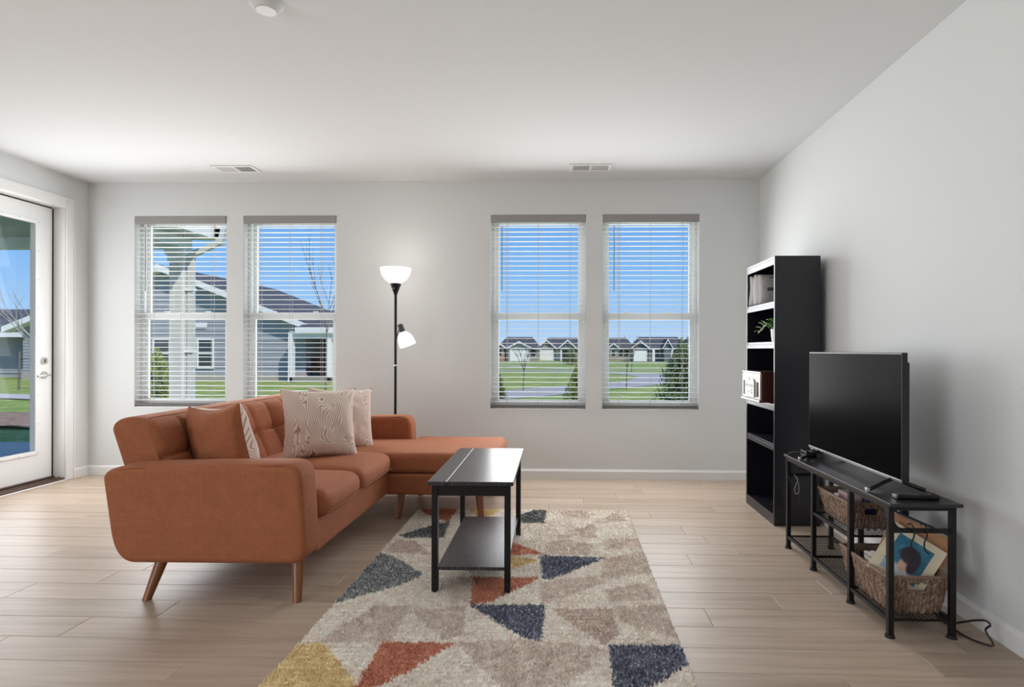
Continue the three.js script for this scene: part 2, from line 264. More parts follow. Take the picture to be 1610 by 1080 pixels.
// ---------------------------------------------------------------- sofa
const fabricTex = tex(512, 512, (u, v, x, y) => {
  const w = (x % 4 < 2) === (y % 4 < 2) ? 8 : -8, sl = 26 * (vnoise(x / 40, y / 1.6, 3) - .5) + 26 * (vnoise(x / 1.6, y / 40, 4) - .5) + 16 * (hash2(x, y, 9) - .5) + 14 * (fbm(u * 6, v * 6, 8, 3) - .5), t = 232 + w * .6 + sl; return [t, t, t];
});
const fabricBump = tex(256, 256, (u, v, x, y) => 128 + 50 * Math.sin(x * Math.PI / 2) * Math.sin(y * Math.PI / 2) + 60 * (hash2(x, y, 2) - .5), false);
for (const t of [fabricTex, fabricBump]) t.repeat.set(3.2, 3.2);
M.rust = mat([172, 102, 66], .85, { map: fabricTex, bumpMap: fabricBump, bumpScale: .0006, sheen: .5, sheenRoughness: .5, sheenColor: rgb(225, 172, 138) });
M.seam = mat([120, 62, 40], .9);
M.legWood = mat([255, 255, 255], .35, { map: tex(128, 128, (u, v) => mix3([150, 88, 38], [108, 58, 22], fbm(u * 14, v * 2, 12, 3))), clearcoat: .3, clearcoatRoughness: .3 });
{
  const sofa = thing('sectional_sofa', 'rust orange tufted sectional sofa with chaise and tapered wooden legs', 'sofa');
  const armShape = () => {
    const s = new THREE.Shape(); s.moveTo(-2.02, .172); s.lineTo(-1.28, .176); s.quadraticCurveTo(-1.2, .178, -1.192, .25); s.lineTo(-1.212, .565); s.quadraticCurveTo(-1.218, .648, -1.3, .648); s.bezierCurveTo(-1.6, .645, -1.9, .638, -2.06, .628); s.quadraticCurveTo(-2.17, .62, -2.168, .565); s.lineTo(-2.132, .32); s.quadraticCurveTo(-2.11, .178, -2.02, .172); return s;
  };
  const armGeo = (z0, z1) => boxUV(toCreasedNormals(extr(armShape(), z1 - z0, .034, 6, 16), .9).translate(0, 0, z0));
  const seamLine = z => { const sh = armShape(), p = sh.getPoints(16), q = []; let c = V(0, 0, 0); for (const a of p) c.add(V(a.x, a.y, 0)); c.multiplyScalar(1 / p.length); for (const a of p) { const d = V(a.x - c.x, a.y - c.y, 0), L = d.length(); q.push([c.x + d.x * (1 - .024 / L), c.y + d.y * (1 - .024 / L), z]); } return tube(q.filter(a => a[1] > .2), .0022, 120, 5); };
  const near = mesh('arm', armGeo(-2.93, -2.745), M.rust, sofa); mesh('piping', seamLine(-2.7545), M.seam, near);
  const far = mesh('arm', armGeo(-4.935, -4.765), M.rust, sofa); mesh('piping', seamLine(-4.7745), M.seam, far);
  // base frames
  mesh('frame', boxUV(rbx(-2.1, -1.205, .18, .345, -4.8, -2.9, .02, 4)), M.rust, sofa);
  mesh('chaise_frame', boxUV(rbx(-1.3, -.475, .18, .325, -4.915, -4.085, .02, 4)), M.rust, sofa);
  // seat cushions
  mesh('seat_cushion', boxUV(puffy(-1.99, -1.175, .335, .475, -3.47, -2.935, .055, .02, .012)), M.rust, sofa);
  mesh('seat_cushion', boxUV(puffy(-1.99, -1.175, .335, .475, -4.085, -3.478, .055, .02, .012)), M.rust, sofa);
  for (const [a, b] of [[-3.45, -2.95], [-4.065, -3.5]]) mesh('piping', [tube([[-1.165, .372, a], [-1.162, .37, (a + b) / 2], [-1.165, .372, b]], .0028, 20, 6)], M.rust, sofa);
  const cs = new THREE.Shape(); cs.moveTo(-1.97, 4.1); cs.lineTo(-.53, 4.085); cs.quadraticCurveTo(-.45, 4.085, -.45, 4.16); cs.lineTo(-.45, 4.85); cs.quadraticCurveTo(-.45, 4.925, -.53, 4.925); cs.lineTo(-1.19, 4.925); cs.lineTo(-1.2, 4.765); cs.lineTo(-1.97, 4.765); cs.closePath();
  let ch = extr(cs, .147, .045, 7, 12).rotateX(-Math.PI / 2).translate(0, .322, 0);
  mesh('chaise_cushion', boxUV(toCreasedNormals(ch, .9)), M.rust, sofa);
  // tufted back
  const Z0 = -4.775, Z1 = -2.925, NC = 8, SY = .635;
  const profile = t => { // t 0..1 from rear bottom, over the top, to front bottom
    const rear0 = [-2.1, .3], rear1 = [-2.262, .775], front1 = [-2.06, .8], front0 = [-1.905, .42];
    if (t < .2) { const k = t / .2; return [rear0[0] + (rear1[0] - rear0[0]) * k, rear0[1] + (rear1[1] - rear0[1]) * k]; }
    if (t < .5) { const k = (t - .2) / .3, a = 1 - k; const p1 = [-2.285, .85], p2 = [-2.1, .862]; return [0, 1].map(i => a ** 3 * rear1[i] + 3 * a * a * k * p1[i] + 3 * a * k * k * p2[i] + k ** 3 * front1[i]); }
    const k = (t - .5) / .5; return [front1[0] + (front0[0] - front1[0]) * k, front1[1] + (front0[1] - front1[1]) * k];
  };
  const back = grid(NC * 20, 80, (u, v) => {
    const z = Z0 + (Z1 - Z0) * u, e = Math.min(u, 1 - u) * (Z1 - Z0), rr = .045, k = e < rr ? Math.sqrt(Math.max(0, 1 - (1 - e / rr) ** 2)) : 1;
    let [x, y] = profile(v); const cx = -2.08, cy = .55;
    if (v > .44) {
      const w = clamp((v - .44) / .1), f = u * NC, a = 2 * (f - Math.floor(f)) - 1, b = y > SY ? clamp((y - SY) / .2) * 2 - 1 : 1 - clamp((SY - y) / .2) * 2;
      const cell = (1 - Math.abs(a) ** 5) * (1 - (b < 0 ? Math.abs(b) ** 5 : 0)), nd = Math.min(f - Math.floor(f), Math.ceil(f) - f) * (Z1 - Z0) / NC, rad = Math.hypot(nd, y - SY);
      const puff = (.024 * cell - .02 * Math.exp(-rad * rad / .0011)) * w; x += puff * .93; y += puff * .37;
    }
    x = cx + (x - cx) * (1 - .16 * (1 - k)); y = cy + (y - cy) * (1 - .12 * (1 - k)); return [x, y, z];
  });
  const capPts = u => { const q = []; const k0 = u; for (let i = 0; i <= 80; i++) { const p = profile(i / 80); q.push([-2.08 + (p[0] + 2.08) * .84, .55 + (p[1] - .55) * .88]); } return q; };
  const caps = [Z0, Z1].map(z => { const g = new THREE.ShapeGeometry(poly(capPts())); return g.translate(0, 0, z); });
  const bk = mesh('backrest', boxUV(merge([back, ...caps])), M.rust, sofa);
  const btn = []; for (let i = 1; i < NC; i++) { const z = Z0 + (Z1 - Z0) * i / NC; btn.push(new THREE.SphereGeometry(.011, 12, 8).scale(.5, 1, 1).rotateZ(.37).translate(-1.998, SY, z)); }
  btn.forEach(g => mesh('button', g, M.rust, bk));
  const topSeam = []; for (let i = 0; i <= 40; i++) { const z = Z0 + .03 + (Z1 - Z0 - .06) * i / 40; topSeam.push([-2.083, .8335, z]); } mesh('piping', tube(topSeam, .003, 80, 6), M.rust, bk);
  // legs
  const leg = (tx, tz, fx, fz) => mesh('leg', new THREE.CylinderGeometry(.031, .02, .2, 20).applyMatrix4(new THREE.Matrix4().set(1, (tx - fx) / .2, 0, 0, 0, 1, 0, 0, 0, (tz - fz) / .2, 1, 0, 0, 0, 0, 1)).translate((tx + fx) / 2, .1, (tz + fz) / 2), M.legWood, sofa);
  leg(-1.915, -2.83, -1.957, -2.765); leg(-1.262, -2.83, -1.238, -2.765);
  leg(-1.13, -4.2, -1.15, -4.15); leg(-.585, -4.2, -.562, -4.16); leg(-1.13, -4.8, -1.15, -4.84); leg(-.585, -4.8, -.56, -4.84); leg(-1.95, -4.8, -1.98, -4.84);
}

// ---------------------------------------------------------------- throw pillows
{
  const grain = (seed) => tex(512, 512, (u, v) => {
    const w = fbm(u * 4.5, v * 1.8, seed, 3), q = (u * 13 + 5 * w + .5 * Math.sin(v * 9 + 8 * w)) * 2.9, f = q - Math.floor(q), e = Math.min(f, 1 - f) * 2, line = clamp((.42 - e) * 3), n = 10 * (hash2(u * 512, v * 512, seed) - .5);
    const c = mix3([232, 214, 202], [168, 136, 122], line); return [c[0] + n, c[1] + n, c[2] + n];
  });
  const pattern = [grain(31), grain(57), grain(83)], S = .485, T = .11;
  const side = (sg, seed) => grid(36, 36, (u, v) => {
    const a = u * 2 - 1, b = v * 2 - 1, e = Math.max(0, (1 - a * a) * (1 - b * b)), wr = (fbm(a * 3 + 9, b * 3, seed, 3) - .5) * .03 * Math.sqrt(e);
    return [a * S / 2 * (1 - .13 * (1 - b * b) * Math.abs(a) ** 3), b * S / 2 * (1 - .13 * (1 - a * a) * Math.abs(b) ** 3), sg * (T * Math.pow(e, .42) + wr)];
  }, sg < 0);
  const pillow = (label, pos, ry, rx, rz, k) => {
    const p = thing('throw_pillow', label, 'pillow', 'pillows on the sofa', pos); p.rotation.set(rx, ry, rz, 'YXZ');
    mesh('front_panel', side(1, 3 + k), mat([255, 255, 255], .9, { map: pattern[k], bumpMap: pattern[k], bumpScale: .0015, sheen: .3 }), p).userData.label = 'cream and taupe wood-grain patterned front';
    mesh('back_panel', boxUV(side(-1, 11 + k)), M.rust, p).userData.label = 'plain rust orange back';
  };
  pillow('throw pillow by the near arm showing its plain rust back', [-1.8, .655, -3.13], Math.PI - .5, -.2, -.09, 0);
  pillow('patterned throw pillow leaning forward in front of another pillow', [-1.585, .695, -3.86], .62, -.3, -.03, 1);
  pillow('patterned throw pillow half hidden behind another one near the far arm', [-1.625, .665, -4.36], .7, -.26, -.06, 2);
}

// ---------------------------------------------------------------- rug
{
  const X0 = -1.045, X1 = .475, Z0 = -4.365, Z1 = -1.925, W = 912, H = 1464;
  const C = { cream: [255, 242, 230], taupe: [230, 216, 204], pink: [220, 202, 190], slate: [142, 144, 146], dark: [108, 109, 112], navy: [108, 112, 128], rust: [214, 146, 120], gold: [242, 216, 166] };
  const pat = [
    ['rust', [-1.04, -4.334, -.77, -4.387, -.765, -4.023, -.891, -4.125]], ['dark', [-1.03, -3.729, -.929, -3.87, -.763, -4.049, -.73, -3.694, -.949, -3.672]], ['gold', [-.696, -4.366, -.442, -4.374, -.536, -4.069]],
    ['dark', [-.37, -4.12, -.195, -4.366, -.113, -4.347, -.116, -4.024, -.34, -4.017]], ['taupe', [-.075, -4.348, .207, -4.371, .185, -4.111, .052, -4.194]], ['taupe', [.195, -4.014, .419, -4.348, .445, -4.099]],
    ['taupe', [-.098, -3.703, .214, -4.027, .218, -3.712]], ['pink', [-1.026, -3.419, -1.009, -3.643, -.891, -3.61, -.742, -3.386]], ['slate', [-1.05, -3.41, -.964, -3.366, -.716, -3.084, -.8, -2.938, -1.05, -2.71]],
    ['rust', [-.328, -3.627, -.295, -3.628, -.103, -3.415, -.314, -3.381]], ['gold', [-.313, -3.377, -.118, -3.316, -.286, -3.163]], ['navy', [-.124, -3.4, .251, -3.371, -.039, -3.049, -.098, -3.058]],
    ['taupe', [.231, -3.344, .469, -3.478, .468, -3.139, .193, -3.049]], ['rust', [-.457, -3.062, -.106, -3.065, -.337, -2.75, -.423, -2.735]], ['navy', [-.433, -2.729, -.076, -2.74, -.08, -2.394, -.153, -2.422]],
    ['taupe', [-.65, -3.031, -.46, -3.066, -.435, -2.756, -.492, -2.733]], ['taupe', [-.977, -2.359, -.896, -2.586, -.85, -2.708, -.685, -2.698, -.683, -2.367]], ['taupe', [-.673, -2.653, -.434, -2.723, -.401, -2.426, -.486, -2.396]],
    ['rust', [-.717, -2.371, -.424, -2.366, -.556, -2.152, -.7, -1.98, -.71, -1.98]], ['gold', [-1.05, -1.98, -1.05, -2.34, -.952, -2.353, -.691, -2.043, -.69, -1.98]], ['taupe', [-.421, -2.369, -.152, -2.41, .168, -2.358, .173, -2.28, -.031, -2.043, -.189, -2.038]],
    ['pink', [-.053, -2.7, .23, -2.708, .234, -2.469, .169, -2.364]], ['taupe', [.238, -2.732, .48, -2.759, .48, -2.418, .249, -2.581]], ['navy', [.184, -2.376, .48, -2.384, .48, -2.243, .277, -2.052, .179, -2.049]],
    ['taupe', [-.097, -2.736, -.1, -3.004, .186, -3.1, .222, -3.014, .003, -2.808]], ['taupe', [.209, -2.934, .404, -2.998, .447, -2.822, .223, -2.775]], ['taupe', [-.104, -3.608, .012, -3.69, .191, -3.592, .15, -3.399, -.098, -3.424]],
    ['taupe', [.24, -3.7, .47, -3.72, .47, -3.56, .26, -3.5]], ['slate', [-1.05, -1.98, -.72, -1.93, -1.05, -1.92]], ['taupe', [-.6, -1.97, -.2, -1.97, -.4, -1.92]],
  ].map(([c, l]) => { const p = []; for (let i = 0; i < l.length; i += 2) p.push([l[i], l[i + 1]]); return [c, p]; });
  const inside = (p, x, y) => { let r = false; for (let i = 0, j = p.length - 1; i < p.length; j = i++) { const [a, b] = p[i], [c, d] = p[j]; if ((b > y) !== (d > y) && x < (c - a) * (y - b) / (d - b) + a) r = !r; } return r; };
  const zone = (x, z) => { const jx = x + (vnoise(x * 160, z * 160, 5) - .5) * .02, jz = z + (vnoise(x * 160, z * 160, 6) - .5) * .02; for (const [c, p] of pat) if (inside(p, jx, jz)) return c; return 'cream'; };
  const map = tex(W, H, (u, v, x, y) => {
    const X = X0 + (X1 - X0) * u, Z = Z0 + (Z1 - Z0) * v, k = zone(X, Z), c = C[k];
    const tuft = hash2(x >> 1, y >> 1, 3) - .5, fine = hash2(x, y, 4) - .5, st = vnoise(X * 14, Z * 120, 8) - .5, cl = fbm(X * 22, Z * 22, 9, 3) - .5;
    const am = k === 'navy' || k === 'dark' || k === 'slate' ? 46 : k === 'gold' ? 26 : 16, t = am * tuft + am * .8 * fine + (k === 'cream' ? 20 : k === 'gold' ? 30 : 16) * st + 26 * cl; return [c[0] + t, c[1] + t, c[2] + t * .95];
  }); map.wrapS = map.wrapT = THREE.ClampToEdgeWrapping;
  const rug = thing('area_rug', 'shaggy rug with triangles in cream, taupe, navy, rust and gold', 'rug', null, [(X0 + X1) / 2, 0, (Z0 + Z1) / 2]);
  const nx = 380, nz = 610, w = X1 - X0, d = Z1 - Z0;
  const top = grid(nx, nz, (u, v) => {
    const X = X0 + w * u, Z = Z0 + d * v, k = zone(X, Z), e = Math.min(u * w, (1 - u) * w, v * d, (1 - v) * d), edge = Math.sqrt(clamp(e / .012));
    const ridge = k === 'cream' || k === 'gold' || k === 'pink' ? .0035 * Math.sin((Z + .006 * vnoise(X * 25, Z * 30, 2)) * 2 * Math.PI / .034) * (.4 + .6 * vnoise(X * 9, Z * 60, 14)) : 0;
    const h = .011 + ridge + .006 * (hash2(u * nx + .5, v * nz + .5, 21) - .5) + .004 * (fbm(X * 40, Z * 40, 22, 2) - .5);
    const wav = .004 * (vnoise(X * 20, Z * 20, 31) - .5), out = e < .004 ? 1 : 0;
    return [-w / 2 + w * u + out * wav, .0015 + h * edge, -d / 2 + d * v + out * wav];
  }, true);
  { const uv = top.attributes.uv; for (let i = 0; i < uv.count; i++) uv.setY(i, uv.getY(i)); }
  mesh('pile', top, mat([255, 255, 255], .95, { map, sheen: .3, sheenRoughness: .8 }), rug);
  // yarn tufts standing out of the pile
  const tuft = merge([0, 2.1, 4.2].map(a => new THREE.ConeGeometry(.0025, .022, 4, 2, true).translate(0, .011, 0).applyMatrix4(new THREE.Matrix4().makeShear(Math.cos(a) * .5, 0, 0, 0, 0, 0)).rotateY(a).translate(Math.cos(a) * .0016, 0, Math.sin(a) * .0016)));
  const sp = .0074, cols = Math.floor(w / sp), rows = Math.floor(d / sp), im = new THREE.InstancedMesh(tuft, mat([255, 255, 255], .95), cols * rows), q = rng(99), m4 = new THREE.Matrix4(), qt = new THREE.Quaternion(), eu = new THREE.Euler(), col = new THREE.Color();
  for (let j = 0, n = 0; j < rows; j++) for (let i = 0; i < cols; i++, n++) {
    const x = (i + .2 + .6 * q()) * sp, z = (j + .2 + .6 * q()) * sp, X = X0 + x, Z = Z0 + z, k = zone(X, Z), c = C[k], dk = k === 'navy' || k === 'dark' || k === 'slate';
    const rd = k === 'cream' || k === 'gold' || k === 'pink' ? .5 + .5 * Math.sin((Z + .006 * vnoise(X * 25, Z * 30, 2)) * 2 * Math.PI / .034) : .5, lay = fbm(X * 26, Z * 26, 61, 2) - .5, la2 = fbm(X * 26 + 40, Z * 26, 67, 2) - .5;
    eu.set((q() - .5) * .8 + lay * 2.6, q() * 6.28, (q() - .5) * .8 + la2 * 2.6, 'XYZ'); qt.setFromEuler(eu); const s = .75 + .35 * q(); m4.compose(V(-w / 2 + x, .006, -d / 2 + z), qt, V(s * 1.25, (.6 + .26 * q()) * (.72 + .56 * rd), s * 1.25)); im.setMatrixAt(n, m4);
    const t = (q() - .5) * (dk ? 80 : 44) + (dk && q() < .2 ? 80 : 0) + 20 * (fbm(X * 22, Z * 22, 9, 2) - .5); col.setRGB(clamp((c[0] + t) / 255), clamp((c[1] + t) / 255), clamp((c[2] + t * .95) / 255), THREE.SRGBColorSpace); im.setColorAt(n, col);
  }
  im.name = 'tufts'; im.userData.kind = 'stuff'; im.castShadow = im.receiveShadow = true; rug.add(im);
  mesh('backing', bx(-w / 2 + .004, w / 2 - .004, .0002, .0015, -d / 2 + .004, d / 2 - .004), mat([150, 140, 126], .95), rug);
}

// ---------------------------------------------------------------- coffee table
{
  const oak = tex(512, 256, (u, v) => { const w = fbm(u * 1.5, v * 2.4, 77, 3), q = (v * 6 + 7 * w + 1.4 * Math.exp(-(((u - .5) / .16) ** 2 + ((v - .5) / .25) ** 2)) * 3), f = Math.abs((q - Math.floor(q)) * 2 - 1), l = clamp((f - .86) * 7), fine = vnoise(u * 8, v * 150, 5); const c = mix3([36, 34, 38], [104, 100, 106], l * .75); return [c[0] + fine * 9, c[1] + fine * 9, c[2] + fine * 9]; });
  const topM = mat([255, 255, 255], .28, { map: oak }), shelfM = mat([255, 255, 255], .33, { map: oak });
  const T = thing('coffee_table', 'narrow black wooden coffee table with lower shelf on the rug', 'table', null, [-.443, 0, -3.315], .014);
  const uvx = g => { const p = g.attributes.position, u = g.attributes.uv; for (let i = 0; i < p.count; i++) u.setXY(i, p.getZ(i) / .97 + .5, p.getX(i) / .42 + .5); return g; };
  const w = .205, l = .487, y = .555;
  const tp = mesh('table_top', uvx(rbx(-w + .094, w, y - .02, y, -l, l, .003, 3)), topM, T);
  mesh('top_strip', uvx(rbx(-w, -w + .0915, y - .02, y, -l, l, .003, 3)), topM, T);
  mesh('apron', [bx(-w + .028, w - .03, y - .075, y - .02, l - .052, l - .034), bx(-w + .028, w - .03, y - .075, y - .02, -l + .034, -l + .052), bx(-w + .03, -w + .046, y - .075, y - .02, -l + .05, l - .05), bx(w - .046, w - .03, y - .075, y - .02, -l + .05, l - .05), bx(-w + .04, w - .04, y - .075, y - .069, -l + .05, l - .05)], M.black, T);
  const lowM = uvx(rbx(-w + .042, w - .03, .122, .138, -l + .07, l - .034, .002)); mesh('lower_shelf', lowM, shelfM, T);
  for (const sx of [-1, 1]) for (const sz of [-1, 1]) mesh('leg', rbx(sx * (w - .03) - .0145, sx * (w - .03) + .0145, .017, y - .02, sz * (l - .048) - .02, sz * (l - .048) + .02, .002), M.black, T);
}

// ---------------------------------------------------------------- floor lamp
{
  const L = thing('floor_lamp', 'black torchiere floor lamp with white shades and side reading light', 'lamp', null, [-1.443, 0, -5.13]);
  const shadeM = mat([240, 240, 238], .4, { emissive: new THREE.Color(1, .99, .97), emissiveIntensity: .75 });
  const lathe = (p, n = 40) => new THREE.LatheGeometry(p.map(q => new THREE.Vector2(...q)), n);
  mesh('base', lathe([[0, 0], [.125, 0], [.125, .012], [.118, .02], [.03, .03], [.02, .045], [.013, .05], [0, .05]]), M.blackMetal, L);
  mesh('pole', rod([0, .04, 0], [0, 1.68, 0], .0115, .0115, 18), M.blackMetal, L);
  mesh('pole_joint', rod([0, 1.04, 0], [0, 1.052, 0], .0125, .0125, 18), M.chrome, L);
  const cup = mesh('socket_cup', lathe([[.012, 1.655], [.017, 1.668], [.045, 1.742], [.047, 1.752], [.03, 1.752]]), M.blackMetal, L);
  mesh('switch', rod([0, 1.712, .03], [0, 1.708, .05], .004, .004, 8), M.chrome, cup);
  const bowl = lathe([[.028, 1.748], [.06, 1.762], [.095, 1.79], [.12, 1.83], [.133, 1.885], [.13, 1.886], [.117, 1.832], [.092, 1.794], [.058, 1.767], [.028, 1.753]]);
  mesh('uplight_shade', bowl, shadeM, L);
  const side = new THREE.Group(), br = V(.04, 1.37, .03);
  const hx = new THREE.Matrix4().makeRotationZ(.38).setPosition(.043, 1.39, .012);
  mesh('reading_socket', lathe([[0, .012], [.02, .01], [.024, 0], [.026, -.055], [.03, -.07]], 24).applyMatrix4(hx), mat([60, 60, 60], .4), L);
  mesh('reading_shade', lathe([[.028, -.062], [.05, -.085], [.066, -.12], [.07, -.165], [.073, -.185], [.07, -.185], [.064, -.12], [.048, -.088], [.028, -.066]], 32).applyMatrix4(hx), shadeM, L);
  mesh('reading_arm', tube([[.008, 1.27, 0], [.014, 1.3, .004], [.028, 1.345, .008], [.036, 1.38, .01]], .0045, 16, 8), M.blackMetal, L);
  for (const [x, y, z, p] of [[-1.443, 1.83, -5.13, .14], [-1.36, 1.28, -5.118, .05]]) { const l = new THREE.PointLight(new THREE.Color(1, .96, .9), p); l.position.set(x, y, z); l.castShadow = true; l.shadow.radius = 2; scene.add(l); }
}

// ---------------------------------------------------------------- bookcase and what stands in it
{
  const X0 = 1.43, X1 = 1.735, Z0 = -4.69, Z1 = -4.075, H = 1.822;
  const B = thing('bookcase', 'tall black five-shelf bookcase against the right wall', 'bookcase', null, [X0, 0, (Z0 + Z1) / 2]);
  const w = (Z1 - Z0) / 2, d = X1 - X0, lam = mat([24, 23, 31], .28);
  mesh('side_panel', rbx(0, d, 0, H, w - .017, w, .0015), lam, B); mesh('side_panel', rbx(0, d, 0, H, -w, -w + .017, .0015), lam, B);
  mesh('top_panel', rbx(0, d, H - .016, H + .0, -w + .017, w - .017, .0015), lam, B); mesh('top_rail', rbx(.001, .018, H - .056, H - .016, -w + .017, w - .017, .0015), lam, B);
  mesh('back_panel', bx(d - .006, d - .001, .01, H - .016, -w + .012, w - .012), mat([18, 18, 20], .7), B);
  mesh('bottom_panel', rbx(.002, d - .007, .055, .072, -w + .017, w - .017, .0015), lam, B); mesh('kick_board', rbx(.001, .017, 0, .055, -w + .017, w - .017, .0015), lam, B);
  for (const y of [1.517, 1.243, .819, .549]) { const s = mesh('shelf', rbx(.003, d - .007, y - .018, y, -w + .017, w - .017, .0015), lam, B); mesh('shelf_edge', rbx(.001, .018, y - .046, y - .018, -w + .017, w - .017, .0015), lam, s); }
  const S1 = 1.517, S2 = 1.243, S3 = .819;
  // poly mailer bags on the top shelf
  const printMap = (() => { const c = document.createElement('canvas'); c.width = c.height = 256; const g = c.getContext('2d'); g.fillStyle = '#cfcac8'; g.fillRect(0, 0, 256, 256); g.fillStyle = '#3a3a40'; g.fillRect(60, 112, 52, 26); g.fillStyle = '#cfcac8'; g.fillRect(66, 122, 40, 3); g.fillStyle = '#3a3a40'; g.beginPath(); g.ellipse(150, 124, 19, 15, 0, 0, 7); g.fill(); g.fillStyle = '#cfcac8'; g.fillRect(134, 120, 32, 5); g.fillStyle = '#4a4a50'; g.fillRect(80, 24, 34, 8); g.fillRect(140, 22, 30, 8); g.fillRect(170, 190, 14, 8); g.fillStyle = '#a8a3a2'; g.fillRect(70, 180, 90, 2); const t = new THREE.CanvasTexture(c); t.colorSpace = THREE.SRGBColorSpace; return t; })();
  const bag = (label, x, z, wd, ht, dp, ry, m, seed) => {
    const g = grid(26, 26, (u, v) => { const a = 2 * u - 1, e = Math.max(0, 1 - a ** 4) * Math.max(0, 1 - (2 * v - 1) ** 6); return [a * wd / 2 * (1 - .05 * v + .04 * Math.sin(v * 5 + seed)), ht * v, dp * .5 * Math.sqrt(e) + .014 * (fbm(u * 5, v * 4, seed, 3) - .5) * e]; });
    const g2 = grid(26, 26, (u, v) => { const a = 2 * u - 1, e = Math.max(0, 1 - a ** 4) * Math.max(0, 1 - (2 * v - 1) ** 6); return [a * wd / 2 * (1 - .05 * v + .04 * Math.sin(v * 5 + seed)), ht * v, -dp * .5 * Math.sqrt(e)]; }, true);
    const o = mesh('mailing_bag', [g, g2], m, null); tag(o, label, 'bag', 'white bags on the top shelf'); o.position.set(x, S1 + .001, z); o.rotation.y = ry;
  };
  bag('white plastic bag with dark print on the top shelf', 1.562, -4.46, .24, .225, .05, .04, mat([255, 255, 255], .35, { map: printMap }), 3);
  bag('plain white plastic bag standing between two others on the top shelf', 1.545, -4.54, .22, .235, .05, -.05, mat([205, 204, 206], .35), 5);
  bag('pale grey plastic bag nearest the left side of the top shelf', 1.535, -4.62, .215, .23, .05, .03, mat([188, 188, 186], .4), 8);
  // plant
  const P = thing('potted_plant', 'small green trailing plant in a white pot on the second shelf', 'plant', null, [1.475, S2, -4.175]);
  const pot = [[0, 0], [.026, 0], [.028, .003], [.036, .084], [.036, .088], [.033, .088], [.031, .078], [0, .078]].map(p => new THREE.Vector2(...p));
  mesh('pot', new THREE.LatheGeometry(pot, 28), mat([232, 232, 230], .35), P); mesh('soil', new THREE.CylinderGeometry(.0315, .031, .003, 20).translate(0, .079, 0), mat([50, 38, 30], .95), P);
  const leafM = [mat([72, 120, 50], .45), mat([110, 150, 82], .45), mat([190, 205, 165], .5)];
  const leafG = grid(4, 8, (u, v) => { const a = 2 * u - 1, wd = .013 * Math.sin(Math.PI * Math.pow(v, .75)); return [a * wd, .012 * Math.sin(v * 2.4) - .004 * (1 - a * a), v * .05]; });
  const rp = rng(12);
  for (let k = 0; k < 34; k++) { const o = mesh('leaf', leafG, leafM[rp() < .6 ? 0 : 1], P), a = rp() * 6.28, t = rp(); o.position.set(Math.cos(a) * .014 * t - (k % 3 === 0 ? .03 * rp() : 0), .088 + .04 * rp(), Math.sin(a) * .02 * t - (k % 3 === 0 ? .05 * rp() : 0)); o.rotation.set(-.2 - rp() * .6, a, 0, 'YXZ'); const sc = .95 + rp() * .6; o.scale.set(sc, sc, sc); }
  const stemPts = [[0, .1, 0], [-.02, .125, -.07], [-.03, .118, -.14], [-.035, .09, -.2], [-.037, .068, -.26]];
  mesh('stem', tube(stemPts, .003, 24, 6), leafM[2], P);
  const cv = new THREE.CatmullRomCurve3(stemPts.map(p => V(...p)));
  for (let k = 0; k < 11; k++) { const o = mesh('leaf', leafG, leafM[k > 3 ? 2 : 1], P), q = cv.getPoint(.1 + k * .085); o.position.copy(q); o.rotation.set(.2 - rp() * .7, (k % 2 ? 1 : -1) * 1.1 + Math.PI, 0, 'YXZ'); const sc = 1.1 - k * .03; o.scale.set(sc, sc, sc); }
  // radio
  const Rd = thing('tabletop_radio', 'retro wooden tabletop radio jutting from the third shelf', 'radio', null, [1.375, S3, -4.405]), wood = mat([66, 32, 28], .3, { clearcoat: .5, clearcoatRoughness: .12 }), rw = .205;
  mesh('case', rbx(.008, .2, .012, .205, -rw, rw, .004), wood, Rd); mesh('base_plate', rbx(-.008, .205, .0, .016, -rw - .008, rw + .008, .003), wood, Rd); mesh('top_plate', rbx(0, .203, .203, .214, -rw - .006, rw + .006, .003), wood, Rd);
  mesh('front_panel', rbx(.0, .01, .018, .2, -rw + .003, rw - .003, .002), mat([176, 168, 160], .4), Rd);
  const dial = new THREE.Shape(); dial.moveTo(-.1, 0); dial.lineTo(.1, 0); dial.lineTo(.1, .1); dial.bezierCurveTo(.1, .14, .01, .14, 0, .115); dial.bezierCurveTo(-.01, .14, -.1, .14, -.1, .1); dial.closePath();
  mesh('dial_plate', extr(dial, .012, .003, 2).rotateY(-Math.PI / 2).translate(0, .03, 0), mat([196, 194, 188], .35), Rd);
  mesh('dial_window', [rbx(-.0135, -.0115, .098, .122, -.085, -.02, .001), rbx(-.0135, -.0115, .098, .122, .01, .03, .001), rbx(-.0135, -.0115, .098, .122, .04, .08, .001)], mat([12, 12, 12], .4), Rd);
  for (const s of [-1, 1]) mesh('speaker_slot', rbx(-.002, .001, .035, .14, s * .15 - .02, s * .15 + .02, .001), mat([20, 16, 15], .8), Rd);
  for (const [z, y] of [[-.06, .065], [-.02, .065], [.02, .065], [.055, .06], [.055, .08]]) mesh('knob', new THREE.CylinderGeometry(.006, .006, .006, 14).rotateZ(Math.PI / 2).translate(-.015, y, z), M.chrome, Rd);
}

